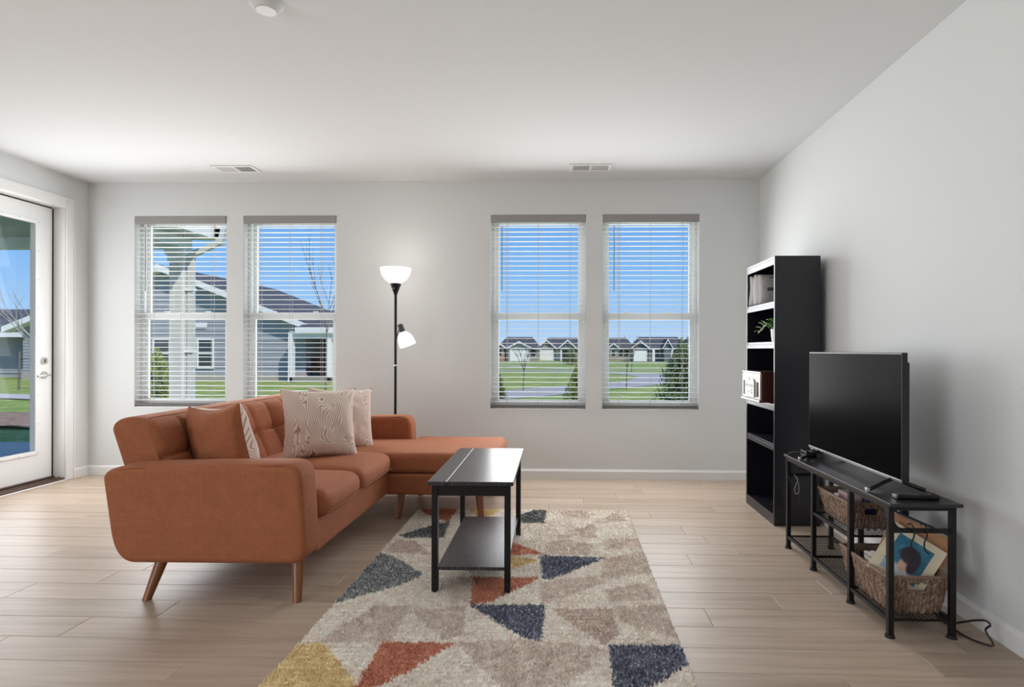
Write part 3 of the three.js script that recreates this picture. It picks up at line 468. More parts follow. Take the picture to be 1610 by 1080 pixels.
// ---------------------------------------------------------------- television stand
const SX0 = 1.335, SX1 = 1.628, SZ0 = -3.645, SZ1 = -2.473, SH = .56;
{
  const S = thing('tv_stand', 'long black metal television stand with mesh shelves', 'tv stand');
  const tex1 = mat([34, 33, 35], .3);
  mesh('top_board', rbx(SX0, SX1, SH - .014, SH, SZ0, SZ1, .002), tex1, S);
  const fx = SX0 + .021, rx = SX1 - .021, zs = [SZ0 + .022, -3.265, -2.85, SZ1 - .04], t = .0115;
  mesh('top_frame', [bx(fx - t, fx + t, SH - .034, SH - .014, SZ0 + .008, SZ1 - .03), bx(rx - t, rx + t, SH - .034, SH - .014, SZ0 + .008, SZ1 - .03), bx(fx, rx, SH - .034, SH - .014, zs[0] - t, zs[0] + t), bx(fx, rx, SH - .034, SH - .014, zs[3] - t, zs[3] + t)], M.blackMetal, S);
  const foot = (x, z) => new THREE.CylinderGeometry(.017, .02, .012, 18).translate(x, .006, z);
  for (const z of zs) for (const x of [fx, rx]) { const l = mesh('leg', rbx(x - t, x + t, .01, SH - .034, z - t, z + t, .002), M.blackMetal, S); mesh('foot', foot(x, z), M.rubber, l); }
  const bars = [];
  for (const z of [zs[0], zs[3]]) bars.push(bx(fx, rx, .432, .45, z - .006, z + .006));
  bars.forEach(g => mesh('side_bar', g, M.blackMetal, S));
  for (const [x, s] of [[fx, 1]]) { const q = new THREE.Shape(); q.moveTo(0, 0); q.lineTo(.04, 0); q.quadraticCurveTo(.006, .004, 0, .05); q.closePath(); mesh('corner_bracket', extr(q, .008).scale(s, 1, 1).translate(x + s * t, .45, zs[3] - .004), M.blackMetal, S); }
  const cbr = new THREE.Shape(); cbr.moveTo(0, 0); cbr.lineTo(-.055, 0); cbr.quadraticCurveTo(-.006, -.006, 0, -.06); cbr.closePath(); mesh('corner_bracket', extr(cbr, .008).rotateY(-Math.PI / 2).translate(fx + .004, SH - .034, zs[3] - t), M.blackMetal, S);
  const shelf = (y, za, zb) => {
    const g = mesh('mesh_shelf', [bx(fx - .008, fx + .008, y - .016, y, za, zb), bx(rx - .008, rx + .008, y - .016, y, za, zb), bx(fx, rx, y - .01, y - .002, za - .004, za + .004), bx(fx, rx, y - .01, y - .002, zb - .004, zb + .004)], M.blackMetal, S);
    const wires = []; for (let z = za + .012; z < zb; z += .0145) wires.push(bx(fx, rx, y - .0045, y - .0025, z - .0011, z + .0011)); for (let x = fx + .012; x < rx; x += .021) wires.push(bx(x - .0011, x + .0011, y - .0065, y - .0045, za, zb));
    mesh('wire_mesh', wires, M.blackMetal, g).userData.kind = 'stuff';
  };
  shelf(.078, zs[0], zs[1]); shelf(.078, zs[1], zs[2]); shelf(.078, zs[2], zs[3]); shelf(.318, zs[1], zs[2]);
}

// ---------------------------------------------------------------- television and small things on the stand
{
  const T = thing('television', 'flat screen television on the black stand, switched off', 'television', null, [1.478, SH, -3.125]);
  const w = .487, y0 = .047, y1 = .615;
  mesh('bezel', rbx(-.006, .02, y0, y1, -w, w, .004, 3), mat([24, 24, 26], .4), T);
  mesh('screen', bx(-.0068, -.0056, y0 + .016, y1 - .008, -w + .006, w - .006), mat([7, 7, 8], .25, { specularIntensity: .02 }), T);
  mesh('chin_strip', rbx(-.0085, -.002, y0, y0 + .014, -w, w, .002), mat([150, 150, 154], .3, { metalness: .7 }), T);
  mesh('rear_shell', [rbx(.014, .034, y0 + .002, y1 - .04, -w + .006, w - .006, .012, 3), rbx(.036, .075, y0 + .01, y0 + .3, -w + .1, w - .1, .012, 3)], mat([26, 26, 27], .55), T);
  mesh('sensor', rbx(-.006, .01, y0 - .009, y0 + .002, -w + .02, -w + .045, .003), mat([170, 170, 172], .3), T);
  for (const z of [-.35, .4]) {
    const q = (a, b, c) => tube([a, b, c], .009, 14, 8).scale(1, 1, 1);
    const f = mesh('foot', [tube([[.01, y0 + .006, z], [-.03, .038, z + .004], [-.09, .02, z + .03], [-.128, .009, z + .045]], .0088, 20, 8), tube([[.01, y0 + .006, z], [.05, .036, z + .004], [.09, .02, z + .03], [.12, .009, z + .045]], .0088, 20, 8)], mat([20, 20, 21], .35), T);
    mesh('foot_cap', rbx(-.139, -.122, .0005, .019, z + .036, z + .055, .004), mat([190, 190, 194], .25, { metalness: .6 }), f);
  }
  // remote control
  const Rm = thing('remote_control', 'black remote control lying in front of the television', 'remote control', null, [1.49, SH, -2.56], 1.5);
  mesh('body', rbx(-.02, .02, .0005, .02, -.085, .085, .007, 3), M.black, Rm); mesh('end_cap', rbx(-.018, .018, .003, .018, -.0905, -.083, .003), mat([120, 120, 124], .3), Rm);
  const bt = mat([70, 70, 72], .6); for (let i = 0; i < 9; i++) for (let j = -1; j <= 1; j++) mesh('button', rbx(j * .011 - .0035, j * .011 + .0035, .0195, .0222, -.075 + i * .016 - .004, -.075 + i * .016 + .004, .001), i === 8 && j === 0 ? mat([170, 90, 50], .5) : bt, Rm);
  // power adapter
  const A = thing('power_adapter', 'small black power adapter at the far end of the stand', 'adapter', null, [1.45, SH, -3.565]);
  mesh('body', rbx(-.03, .03, .0005, .034, -.045, .045, .004), M.black, A); mesh('lead', tube([[-.03, .02, .01], [-.055, .024, .0], [-.08, .02, -.02], [-.1, .006, -.045], [-.108, -.03, -.07], [-.1, -.12, -.05], [-.09, -.16, -.03]], .0024, 40, 6), mat([60, 60, 60], .5), A);
  const C = thing('earphone_cord', 'thin pale looped cord hanging at the far end of the stand', 'cord', null, [1.362, .4, -3.55]);
  mesh('loop', tube([[.0, .055, 0], [.012, .03, .01], [.022, -.01, .012], [.02, -.05, .01], [.008, -.058, .004], [.002, -.03, 0], [.01, .0, .004], [.018, .03, .006], [.008, .048, .004]], .0016, 60, 6), mat([150, 150, 154], .4), C);
  mesh('hook', rod([-.0, .05, 0], [-.0, .058, .0], .002, .002, 6), M.chrome, C);
  // cable on the floor behind the stand
  tag(mesh('power_cable', tube([[1.668, .5, -3.0], [1.664, .36, -2.99], [1.668, .2, -2.96], [1.672, .06, -2.86], [1.66, .012, -2.7], [1.655, .012, -2.62], [1.672, .05, -2.55], [1.69, .085, -2.49], [1.706, .098, -2.455], [1.712, .09, -2.44], [1.706, .06, -2.46], [1.716, .012, -2.43], [1.69, .007, -2.46], [1.66, .007, -2.53], [1.68, .007, -2.7]], .0042, 160, 8), mat([34, 26, 22], .5)), 'dark power cable looping behind the near foot of the stand', 'cable');
}

// ---------------------------------------------------------------- woven baskets and their contents
{
  const reedT = tex(64, 64, (u, v) => { const t = vnoise(u * 20, v * 3, 4); return mix3([160, 136, 118], [120, 98, 84], t); });
  const reeds = [[255, 255, 255], [226, 220, 216], [200, 190, 184]].map(c => mat(c, .8, { map: reedT }));
  const inner = reeds[0];
  function basket(name, label, x, y, z, W, D, H, taper, hole) { // W along x, D along z
    const B = thing(name, label, 'basket', 'woven baskets in the stand', [x, y, z]); const r = rng(Math.round(W * 1000 + D * 77));
    const el = new THREE.SphereGeometry(1, 7, 5);
    const faces = [[0, D, W], [Math.PI, D, W], [Math.PI / 2, W, D], [-Math.PI / 2, W, D]]; // turn, distance, width
    faces.forEach(([turn, dist, wd], fi) => {
      const isEnd = fi < 2, top = dist / 2, bot = dist / 2 - taper * H, hw = hh => (wd / 2 - taper * (H - hh)), tilt = Math.atan2(top - bot, H), L = H / Math.cos(tilt);
      const s = new THREE.Shape(); s.moveTo(-hw(0), 0); s.lineTo(hw(0), 0); s.lineTo(hw(H), L); s.lineTo(-hw(H), L); s.closePath();
      const hx = .042 * (hole ?? 1), hy0 = L - .062, hy1 = L - .026; if (isEnd) s.holes.push(poly([[-hx, hy0], [hx, hy0], [hx + .004, hy1], [-hx - .004, hy1]]));
      const place = new THREE.Matrix4().makeRotationY(turn).multiply(new THREE.Matrix4().makeTranslation(0, 0, bot)).multiply(new THREE.Matrix4().makeRotationX(tilt));
      const wall = mesh('wall', extr(s, .006).translate(0, 0, -.008).applyMatrix4(place), inner, B);
      const tufts = [[], [], []], cw = .0165, rh = .0175, n = Math.ceil(wd / 2 / cw);
      for (let i = -n; i <= n; i++) for (let k = 0; k * rh < L; k++) {
        const a = i * cw, b = k * rh + (i & 1 ? rh / 2 : 0) + .006; if (b > L - .006) continue; if (Math.abs(a) > hw(b * Math.cos(tilt)) - .004) continue;
        if (isEnd && Math.abs(a) < hx + .009 && b > hy0 - .008 && b < hy1 + .008) continue;
        const g = el.clone().scale(.0078 + r() * .002, .0165 + r() * .003, .0065 + r() * .002).rotateZ((i & 1 ? .42 : -.42) + (r() - .5) * .2).translate(a, b, (r() - .5) * .002 + .001).applyMatrix4(place); tufts[Math.floor(r() * 3)].push(g);
      }
      tufts.forEach((l, q) => { if (l.length) mesh('weave', l, reeds[q], wall).userData.kind = 'stuff'; });
      if (isEnd) mesh('handle_rim', tube([[-hx, hy0, .003], [hx, hy0, .003], [hx + .004, hy1, .003], [-hx - .004, hy1, .003], [-hx, hy0, .003]].map(p => V(...p).applyMatrix4(place).toArray()), .0045, 60, 6), reeds[1], wall);
    });
    const e = .002, rim = []; const P4 = [[-W / 2, D / 2], [W / 2, D / 2], [W / 2, -D / 2], [-W / 2, -D / 2]]; for (let k = 0; k < 4; k++) { const a = P4[k], b = P4[(k + 1) % 4]; rim.push(rod([a[0], H, a[1]], [b[0], H, b[1]], .0075, .0075, 8), new THREE.SphereGeometry(.0075, 8, 6).translate(a[0], H, a[1])); }
    mesh('rim', rim, reeds[1], B);
    mesh('bottom', bx(-W / 2 + taper * H, W / 2 - taper * H, .001, .008, -D / 2 + taper * H, D / 2 - taper * H), inner, B);
    return B;
  }
  basket('woven_basket', 'large woven basket full of prints on the bottom shelf', 1.49, .079, -2.75, .262, .42, .158, .2, 1);
  basket('woven_basket', 'smaller woven basket of books on the upper mesh shelf', 1.492, .319, -3.09, .225, .34, .128, .25, .8);
  // prints and boards leaning in the large basket: each stands on its lower edge and leans back towards the far right corner
  const ss = (e0, e1, x) => { const t = clamp((x - e0) / (e1 - e0)); return t * t * (3 - 2 * t); }, ell = (u, v, cx, cy, rx, ry) => 1 - ss(.75, 1.1, Math.hypot((u - cx) / rx, (v - cy) / ry));
  const artMap = tex(256, 256, (u, v) => {
    const n = fbm(u * 9, v * 9, 5, 3) - .5; if (u < .17 || u > .83 || v < .15 || v > .87) return [222 + 14 * n, 208 + 14 * n, 182 + 14 * n];
    let c = mix3([30, 96, 122], [70, 132, 156], clamp(.5 + 1.6 * n + (.6 - u) * .4)); c = mix3(c, [150, 172, 186], ell(u, v, .3, .22, .2, .16)); c = mix3(c, [196, 200, 206], ell(u, v, .52, .18, .26, .2)); c = mix3(c, [206, 166, 150], ell(u, v, .5, .4, .1, .15)); c = mix3(c, [48, 40, 50], ell(u, v, .52, .6, .19, .17)); return mix3(c, [44, 38, 50], ell(u, v, .64, .48, .1, .2));
  });
  const board = (name, label, cat, w, h, t, pos, rot, m, edge, group) => { const o = thing(name, label, cat, group, pos); o.rotation.set(rot[0], rot[1], rot[2], 'YXZ'); mesh('board', bx(-w / 2, w / 2, 0, h, -t, -.0005), edge, o); const f = new THREE.PlaneGeometry(w, h).translate(0, h / 2, 0); mesh('face', f, m, o); return o; };
  const edgeT = mat([150, 116, 76], .8), pale = mat([206, 192, 166], .8), tan = mat([190, 140, 104], .8), navy = mat([44, 50, 72], .7), brown = mat([88, 62, 40], .8), lite = mat([222, 216, 204], .8);
  const RX = -.42, RY = -.35, RZ = -.55;
  board('picture_print', 'cream-matted print with a dark-haired figure on teal', 'print', .22, .24, .006, [1.425, .18, -2.63], [RX, RY, RZ], mat([255, 255, 255], .6, { map: artMap }), edgeT);
  const off = k => [1.435 + .007 * k, .18, -2.645 - .014 * k];
  board('picture_board', 'tan card leaning just behind the teal print', 'card', .25, .27, .004, [off(1)[0] + .03, .17, off(1)[2]], [RX + .02, RY, RZ + .12], tan, edgeT, 'boards behind the teal print');
  board('picture_board', 'dark wooden frame board third in the leaning stack', 'frame', .24, .27, .009, [off(2)[0] + .025, .165, off(2)[2]], [RX + .03, RY, RZ + .1], brown, brown, 'boards behind the teal print');
  board('picture_board', 'pale yellow edged folder in the leaning stack', 'folder', .25, .28, .006, [off(3)[0] + .035, .16, off(3)[2]], [RX + .04, RY, RZ + .15], pale, pale, 'boards behind the teal print');
  board('picture_board', 'navy blue bound folder at the back of the leaning stack', 'folder', .25, .29, .01, [off(4)[0] + .04, .155, off(4)[2]], [RX + .05, RY, RZ + .17], navy, navy, 'boards behind the teal print');
  const hook = (x, z, label) => tag(mesh('wire_hook', tube([[x - .004, .462, z + .0], [x, .47, z + .012], [x + .006, .455, z + .024], [x + .004, .42, z + .03], [x - .006, .395, z + .03], [x - .002, .365, z + .03], [x + .012, .35, z + .03]], .003, 40, 6), M.rubber), label, 'hook', 'black hooks over the side bar');
  hook(1.44, -2.528, 'left one of two black wire hooks over the side bar'); hook(1.492, -2.528, 'right one of two black wire hooks over the side bar');
  const env = (label, pos, ry, rx) => { const e = tag(mesh('envelope', rbx(-.06, .06, 0, .11, -.004, .004, .002), lite), label, 'envelope', 'envelopes in the large basket'); e.position.set(...pos); e.rotation.set(rx, ry, 0, 'YXZ'); };
  env('white envelope upright against the left side of the large basket', [1.404, .135, -2.74], 1.45, -.12); env('second white envelope inside the left side of the large basket', [1.418, .13, -2.75], 1.5, -.1);
  // books in the small basket
  const book = (label, x, z, w, h, d, ry, cm, rz) => { const b = thing('book', label, 'book', 'books in the small basket', [x, .33, z], ry); b.rotation.z = rz; mesh('cover', [rbx(-w / 2, -w / 2 + .003, 0, h, -d / 2, d / 2, .001), rbx(w / 2 - .003, w / 2, 0, h, -d / 2, d / 2, .001), rbx(-w / 2, w / 2, 0, h, d / 2 - .003, d / 2, .001)], cm, b); mesh('pages', bx(-w / 2 + .003, w / 2 - .003, .003, h - .003, -d / 2 + .002, d / 2 - .003), lite, b); };
  book('pink and white book in the small basket', 1.47, -3.1, .045, .128, .16, 0, mat([206, 178, 176], .5), .0); book('blue book beside the pink one in the small basket', 1.514, -3.06, .035, .118, .15, .08, mat([52, 64, 120], .5), .05); book('brown book at the right of the small basket', 1.553, -3.06, .026, .112, .14, .05, mat([120, 84, 60], .6), .08);
}

// ---------------------------------------------------------------- outside: ground
const groundY = z => -.17 - Math.max(0, -z - 30) * .0085;
{
  const grassT = tex(512, 512, (u, v, x, y) => { const p = fbm(u * 8, v * 8, 3, 3), n = hash2(x, y, 6), st = vnoise(x / 2, y / 5, 9); let c = mix3([112, 138, 58], [150, 160, 82], clamp((p - .3) * 2)); c = mix3(c, [176, 166, 118], clamp((fbm(u * 20, v * 20, 44, 3) - .6) * 3)); const t = 34 * (n - .5) + 30 * (st - .5); return [c[0] + t, c[1] + t, c[2] + t * .7]; });
  const strip = (name, label, cat, xs, zs, m, lift, kind = 'structure', rep = 6) => { const g = grid(Math.max(2, Math.round((xs[1] - xs[0]) / 8)), Math.max(2, Math.round(Math.abs(zs[1] - zs[0]) / 4)), (u, v) => { const z = zs[0] + (zs[1] - zs[0]) * v; return [xs[0] + (xs[1] - xs[0]) * u, groundY(z) + lift, z]; }); const p = g.attributes.position, uv = g.attributes.uv; for (let i = 0; i < p.count; i++) uv.setXY(i, p.getX(i) / rep, p.getZ(i) / rep); return tag(mesh(name, g, m), label, cat, null, kind); };
  strip('lawn', 'wide mown green lawn seen through the windows', 'lawn', [-130, 150], [30, -230], mat([255, 255, 255], .95, { map: grassT }), 0, 'structure', 5);
  const conc = mat([196, 194, 190], .85, { map: tex(128, 128, (u, v, x, y) => 235 + 30 * (fbm(u * 9, v * 9, 4, 3) - .5)) });
  tag(mesh('patio', boxUV(bx(-7.9, -4.63, -.22, -.06, -7.74, 1.5), 1), conc), 'pale concrete patio slab outside the glazed door', 'patio', null, 'structure');
  tag(mesh('ground', bx(XL - .16, XR + .15, -.6, -.18, ZB - .15, ZREAR), conc), 'concrete footing under the room', 'foundation', null, 'structure');
  const ribbon = (name, label, cat, pts, w, m, lift = .012) => { const c = new THREE.CatmullRomCurve3(pts.map(p => V(p[0], 0, p[1]))), n = 60, q = c.getSpacedPoints(n), P = []; const g = grid(n, 2, (u, v) => { const i = Math.round(u * n), a = q[Math.max(0, i - 1)], b = q[Math.min(n, i + 1)], d = b.clone().sub(a).normalize(), o = (v - .5) * w * (1), x = q[i].x - d.z * o, z = q[i].z + d.x * o; return [x, groundY(z) + lift + (v === .5 ? .02 : 0), z]; }, true); return tag(mesh(name, g, m), label, cat, null, 'structure'); };
  const asphalt = mat([156, 154, 154], .9);
  ribbon('road', 'grey asphalt path curving across the lawn', 'path', [[-9, -12.5], [-5, -15], [-1.75, -17.7], [.1, -20.6], [1.8, -22.8], [3.6, -25.4], [4.9, -29.5], [4.6, -33.8], [2.9, -37.8], [-1, -41], [-6, -42]], 2.4, asphalt);
  ribbon('sidewalk', 'thin pale sidewalk crossing the far lawn', 'sidewalk', [[-26, -64], [-12, -62], [-6.2, -61], [-2.35, -52], [1.2, -46], [9, -43], [24, -44]], 1.1, conc);
  ribbon('sidewalk', 'pale sidewalk in front of the far houses', 'sidewalk', [[-40, -96], [-10, -94], [10, -92], [30, -90], [60, -92]], 1.6, conc, .02);
  ribbon('sidewalk', 'pale sidewalk in front of the grey neighbour house', 'sidewalk', [[-34, -18.4], [-22, -17.4], [-14.2, -15.9], [-11, -15]], 1.2, conc, .03);
  const mulchT = tex(256, 256, (u, v, x, y) => { const t = hash2(x >> 1, y >> 1, 7), p = fbm(u * 12, v * 12, 8, 3); return mix3([104, 82, 72], [164, 140, 122], t * .6 + p * .4); });
  tag(mesh('mulch_bed', grid(30, 12, (u, v) => { const a = u * 2 - 1, x = -15 + 7.0 * u, z = -11.8 + 2.0 * v + a * .15; return [x, groundY(z) + .02 + .1 * Math.sin(v * Math.PI) + .05 * hash2(u * 30, v * 12, 4), z]; }, true), mat([255, 255, 255], .95, { map: mulchT })), 'dark mulch bed between strips of grass outside the door', 'mulch', null, 'stuff');
}

// ---------------------------------------------------------------- outside: porch of the house
{
  const white = mat([236, 237, 235], .6), grey = mat([214, 216, 214], .6);
  const R0 = thing('porch_roof', 'white porch roof and beams over the patio', 'porch roof');
  mesh('ceiling_boards', bx(-7.7, -4.75, 2.62, 2.7, -7.75, 1.6), mat([196, 200, 198], .7), R0);
  mesh('beam', bx(-7.7, -4.87, 2.49, 2.62, -7.72, -7.52), white, R0); mesh('beam', bx(-5.06, -4.87, 2.49, 2.62, -7.52, -5.7), white, R0);
  mesh('eave_board', bx(-4.85, -4.6, 2.64, 2.8, -7.9, -5.7), white, R0); mesh('fascia', bx(-7.7, -4.6, 2.66, 2.84, -7.95, -7.75), white, R0);
  const C = thing('porch_column', 'square grey porch column with a flared white capital', 'column', null, [-4.965, -.06, -7.62]);
  mesh('shaft', rbx(-.088, .088, .16, 2.42, -.088, .088, .004), grey, C); mesh('plinth', rbx(-.12, .12, 0, .16, -.12, .12, .006), white, C);
  mesh('capital', [rbx(-.105, .105, 2.36, 2.45, -.105, .105, .006), rbx(-.13, .13, 2.45, 2.549, -.13, .13, .008)], white, C);
  mesh('corner_board', [bx(.0885, .0935, .16, 2.36, .05, .09), bx(.06, .09, .16, 2.36, .0885, .0935)], mat([228, 230, 230], .6), C);
  const D = thing('downspout', 'white downspout bending from the gutter down the porch column', 'downspout', null, [-4.965, -.06, -7.62]);
  mesh('pipe', [bar([.15, .02, .0], [.15, 2.47, .0], .075, .055), bar([.13, 2.45, 0], [.53, 2.63, 0], .06, .07), bar([.53, 2.6, 0], [.6, 2.86, .0], .07, .06)], mat([206, 208, 206], .55), D);
  mesh('strap', [bx(.09, .192, 1.2, 1.23, -.045, .045), bx(.09, .192, 2.0, 2.03, -.045, .045)], white, D);
}

// ---------------------------------------------------------------- outside: houses
const sidingM = mat([150, 154, 164], .75), trimW = mat([232, 233, 234], .6), roofT = tex(256, 256, (u, v, x, y) => { const r = Math.floor(y / 8), c = Math.floor((x + (r % 2) * 10) / 20), t = hash2(c, r, 5); const k = 78 + 30 * (t - .5) + 14 * (hash2(x, y, 2) - .5) - (y % 8 === 0 ? 14 : 0); return [k, k, k * 1.1]; });
const roofM = mat([255, 255, 255], .9, { map: roofT }), winGlass = mat([60, 68, 74], .15), stoneM = mat([150, 144, 136], .85);
function laps(x0, x1, y0, y1, z, clip) { // lap siding courses facing +z, clipped to a gable when clip(y) gives its half open range
  const out = []; for (let y = y0; y < y1; y += .13) { const t = Math.min(y + .135, y1), [a, b] = clip ? clip(y) : [x0, x1], [c, d] = clip ? clip(t) : [x0, x1]; if (b - a < .05) break; const P = [[a, y, z + .02], [b, y, z + .02], [d, t, z + .002], [c, t, z + .002], [a, y, z], [b, y, z]]; const f = (i, j, k) => [...P[i], ...P[j], ...P[k]]; const g = new THREE.BufferGeometry(); g.setAttribute('position', new THREE.Float32BufferAttribute([...f(0, 1, 2), ...f(0, 2, 3), ...f(4, 5, 1), ...f(4, 1, 0)], 3)); g.setAttribute('uv', new THREE.Float32BufferAttribute(new Float32Array(24), 2)); g.computeVertexNormals(); out.push(g); } return out;
}
function houseWindow(parent, cx, y0, w, h, z, mull = true) { const f = mesh('window', [bx(cx - w / 2 - .07, cx - w / 2, y0 - .07, y0 + h + .07, z, z + .06), bx(cx + w / 2, cx + w / 2 + .07, y0 - .07, y0 + h + .07, z, z + .06), bx(cx - w / 2, cx + w / 2, y0 - .07, y0, z, z + .06), bx(cx - w / 2, cx + w / 2, y0 + h, y0 + h + .07, z, z + .06), ...(mull ? [bx(cx - w / 2, cx + w / 2, y0 + h / 2 - .03, y0 + h / 2 + .03, z + .01, z + .05)] : [])], trimW, parent); mesh('pane', bx(cx - w / 2, cx + w / 2, y0, y0 + h, z + .004, z + .02), winGlass, f); }
function roofSlab(a, b, z0, z1, t = .12, over = 0) { // sloped slab between 2-D points a and b (x,y), running along z
  const g = new THREE.ExtrudeGeometry(poly([[a[0], a[1]], [b[0], b[1]], [b[0], b[1] + t], [a[0], a[1] + t]]), { depth: z1 - z0, bevelEnabled: false }); return boxUV(g.translate(0, 0, z0), .45);
}
{ // neighbour house: broad gable towards us, side wings, covered porch on the right
  const z = -25, H = thing('neighbor_house', 'grey lap-sided neighbour house with a broad white-trimmed gable', 'house', null, [0, 0, 0]);
  const ax = -17, ay = 4.5, ex = 6.45, ey = 1.98, sl = (ay - ey) / ex, gy = groundY(z);
  mesh('wall', [extr(poly([[ax - ex + .3, gy], [ax + ex - .3, gy], [ax + ex - .3, ey + .1], [ax, ay], [ax - ex + .3, ey + .1]]), 9).translate(0, 0, z - 9.02)], sidingM, H);
  mesh('siding', laps(0, 0, gy + .28, ay - .1, z, y => { const m = ex - .3, k = y < ey + .1 ? m : (ay - y) / sl; return [ax - Math.min(m, k), ax + Math.min(m, k)]; }), sidingM, H);
  mesh('foundation', bx(ax - ex + .25, ax + ex - .25, gy - .1, gy + .28, z, z + .03), mat([168, 162, 152], .9), H);
  for (const s of [-1, 1]) { mesh('roof', roofSlab([ax, ay + .12], [ax + s * (ex + .25), ey - .0], z - 10, z + .42), roofM, H); mesh('rake_board', extr(poly([[ax, ay + .24], [ax + s * (ex + .25), ey + .12], [ax + s * (ex + .25), ey - .12], [ax, ay - .02]]), .05).translate(0, 0, z + .4), trimW, H); mesh('soffit', extr(poly([[ax, ay + .0], [ax + s * (ex + .2), ey - .09], [ax + s * (ex + .2), ey - .12], [ax, ay - .03]]), .4).translate(0, 0, z + .005), trimW, H); }
  for (const [x, w] of [[-17.05, .64], [-15.15, .6], [-16.05, .62]]) houseWindow(H, x === -16.05 ? -15.95 : x, .42, w, 1.14, z + .02);
  mesh('vent_box', bx(-15.6, -15.1, 2.1, 2.3, z + .02, z + .08), trimW, H);
  // right wing with porch
  mesh('wing_roof', boxUV(extr(poly([[z + .9, 1.98], [z - 3.2, 3.0], [z - 7.3, 1.98], [z - 7.3, 2.1], [z - 3.2, 3.12], [z + .9, 2.1]]), 7).rotateY(-Math.PI / 2).translate(-3.8, 0, 0), .45), roofM, H);
  mesh('wing_gable', extr(poly([[z - 2.1, gy], [z - 6.9, gy], [z - 6.9, 2.02], [z - 3.2, 2.97], [z + .6, 2.0], [z + .6, 1.92], [z - 2.1, 1.92]]), 6.9).rotateY(-Math.PI / 2).translate(-3.9, 0, 0), sidingM, H);
  mesh('wing_fascia', bx(-10.9, -3.8, 1.86, 2.08, z + .86, z + .95), trimW, H);
  mesh('porch_header', bx(-11.25, -3.8, 1.62, 1.88, z + .6, z + .78), trimW, H);
  mesh('porch_wall', bx(-11.0, -3.8, gy, 1.9, z - 2.2, z - 2.1), sidingM, H); mesh('porch_floor', bx(-11.2, -3.8, gy, gy + .2, z - 2.1, z + .8), stoneM, H); mesh('porch_ceiling', bx(-11.2, -3.8, 1.88, 1.92, z - 2.1, z + .8), trimW, H);
  for (const x of [-11.15, -9.55, -7.6]) mesh('porch_post', bx(x - .1, x + .1, gy, 1.62, z + .58, z + .8), trimW, H);
  mesh('porch_end', bx(-9.95, -9.6, gy + .2, 1.62, z - 2.1, z - 1.2), mat([170, 174, 180], .7), H);
  for (let k = 0; k < 5; k++) mesh('shutter_slat', bx(-10.95 + k * .2, -10.87 + k * .2, gy + .7, 1.6, z - 2.08, z - 2.0), trimW, H);
  // left wing roof behind
  mesh('wing_roof', boxUV(extr(poly([[z - 1.5, 1.75], [z - 6, 3.15], [z - 10.5, 1.75], [z - 10.5, 1.87], [z - 6, 3.27], [z - 1.5, 1.87]]), 12).rotateY(-Math.PI / 2).translate(-21.5, 0, 0), .45), roofM, H);
  mesh('wing_wall', extr(poly([[z - 2.4, gy], [z - 9.6, gy], [z - 9.6, 1.95], [z - 6, 3.1], [z - 2.4, 1.95]]), 11.4).rotateY(-Math.PI / 2).translate(-21.6, 0, 0), sidingM, H); mesh('wing_siding', laps(-33, -23.2, gy + .2, 1.8, z - 2.38), sidingM, H); mesh('wing_fascia', bx(-33.5, -23.3, 1.7, 1.92, z - 1.55, z - 1.46), trimW, H);
  const ch = (x, label) => { const c = thing('patio_chair', label, 'chair', 'chairs on the neighbour porch', [x, gy + .2, z - .3]); const m = mat([92, 44, 40], .7); mesh('seat', rbx(-.28, .28, .3, .38, -.28, .28, .03), m, c); mesh('backrest', rbx(-.28, .28, .38, .85, -.3, -.2, .04), m, c); for (const a of [-.25, .25]) for (const b of [-.25, .25]) mesh('leg', bx(a - .02, a + .02, 0, .3, b - .02, b + .02), m, c); };
  ch(-10.6, 'left dark red chair on the neighbour house porch'); ch(-9.95, 'right dark red chair on the neighbour house porch');
}
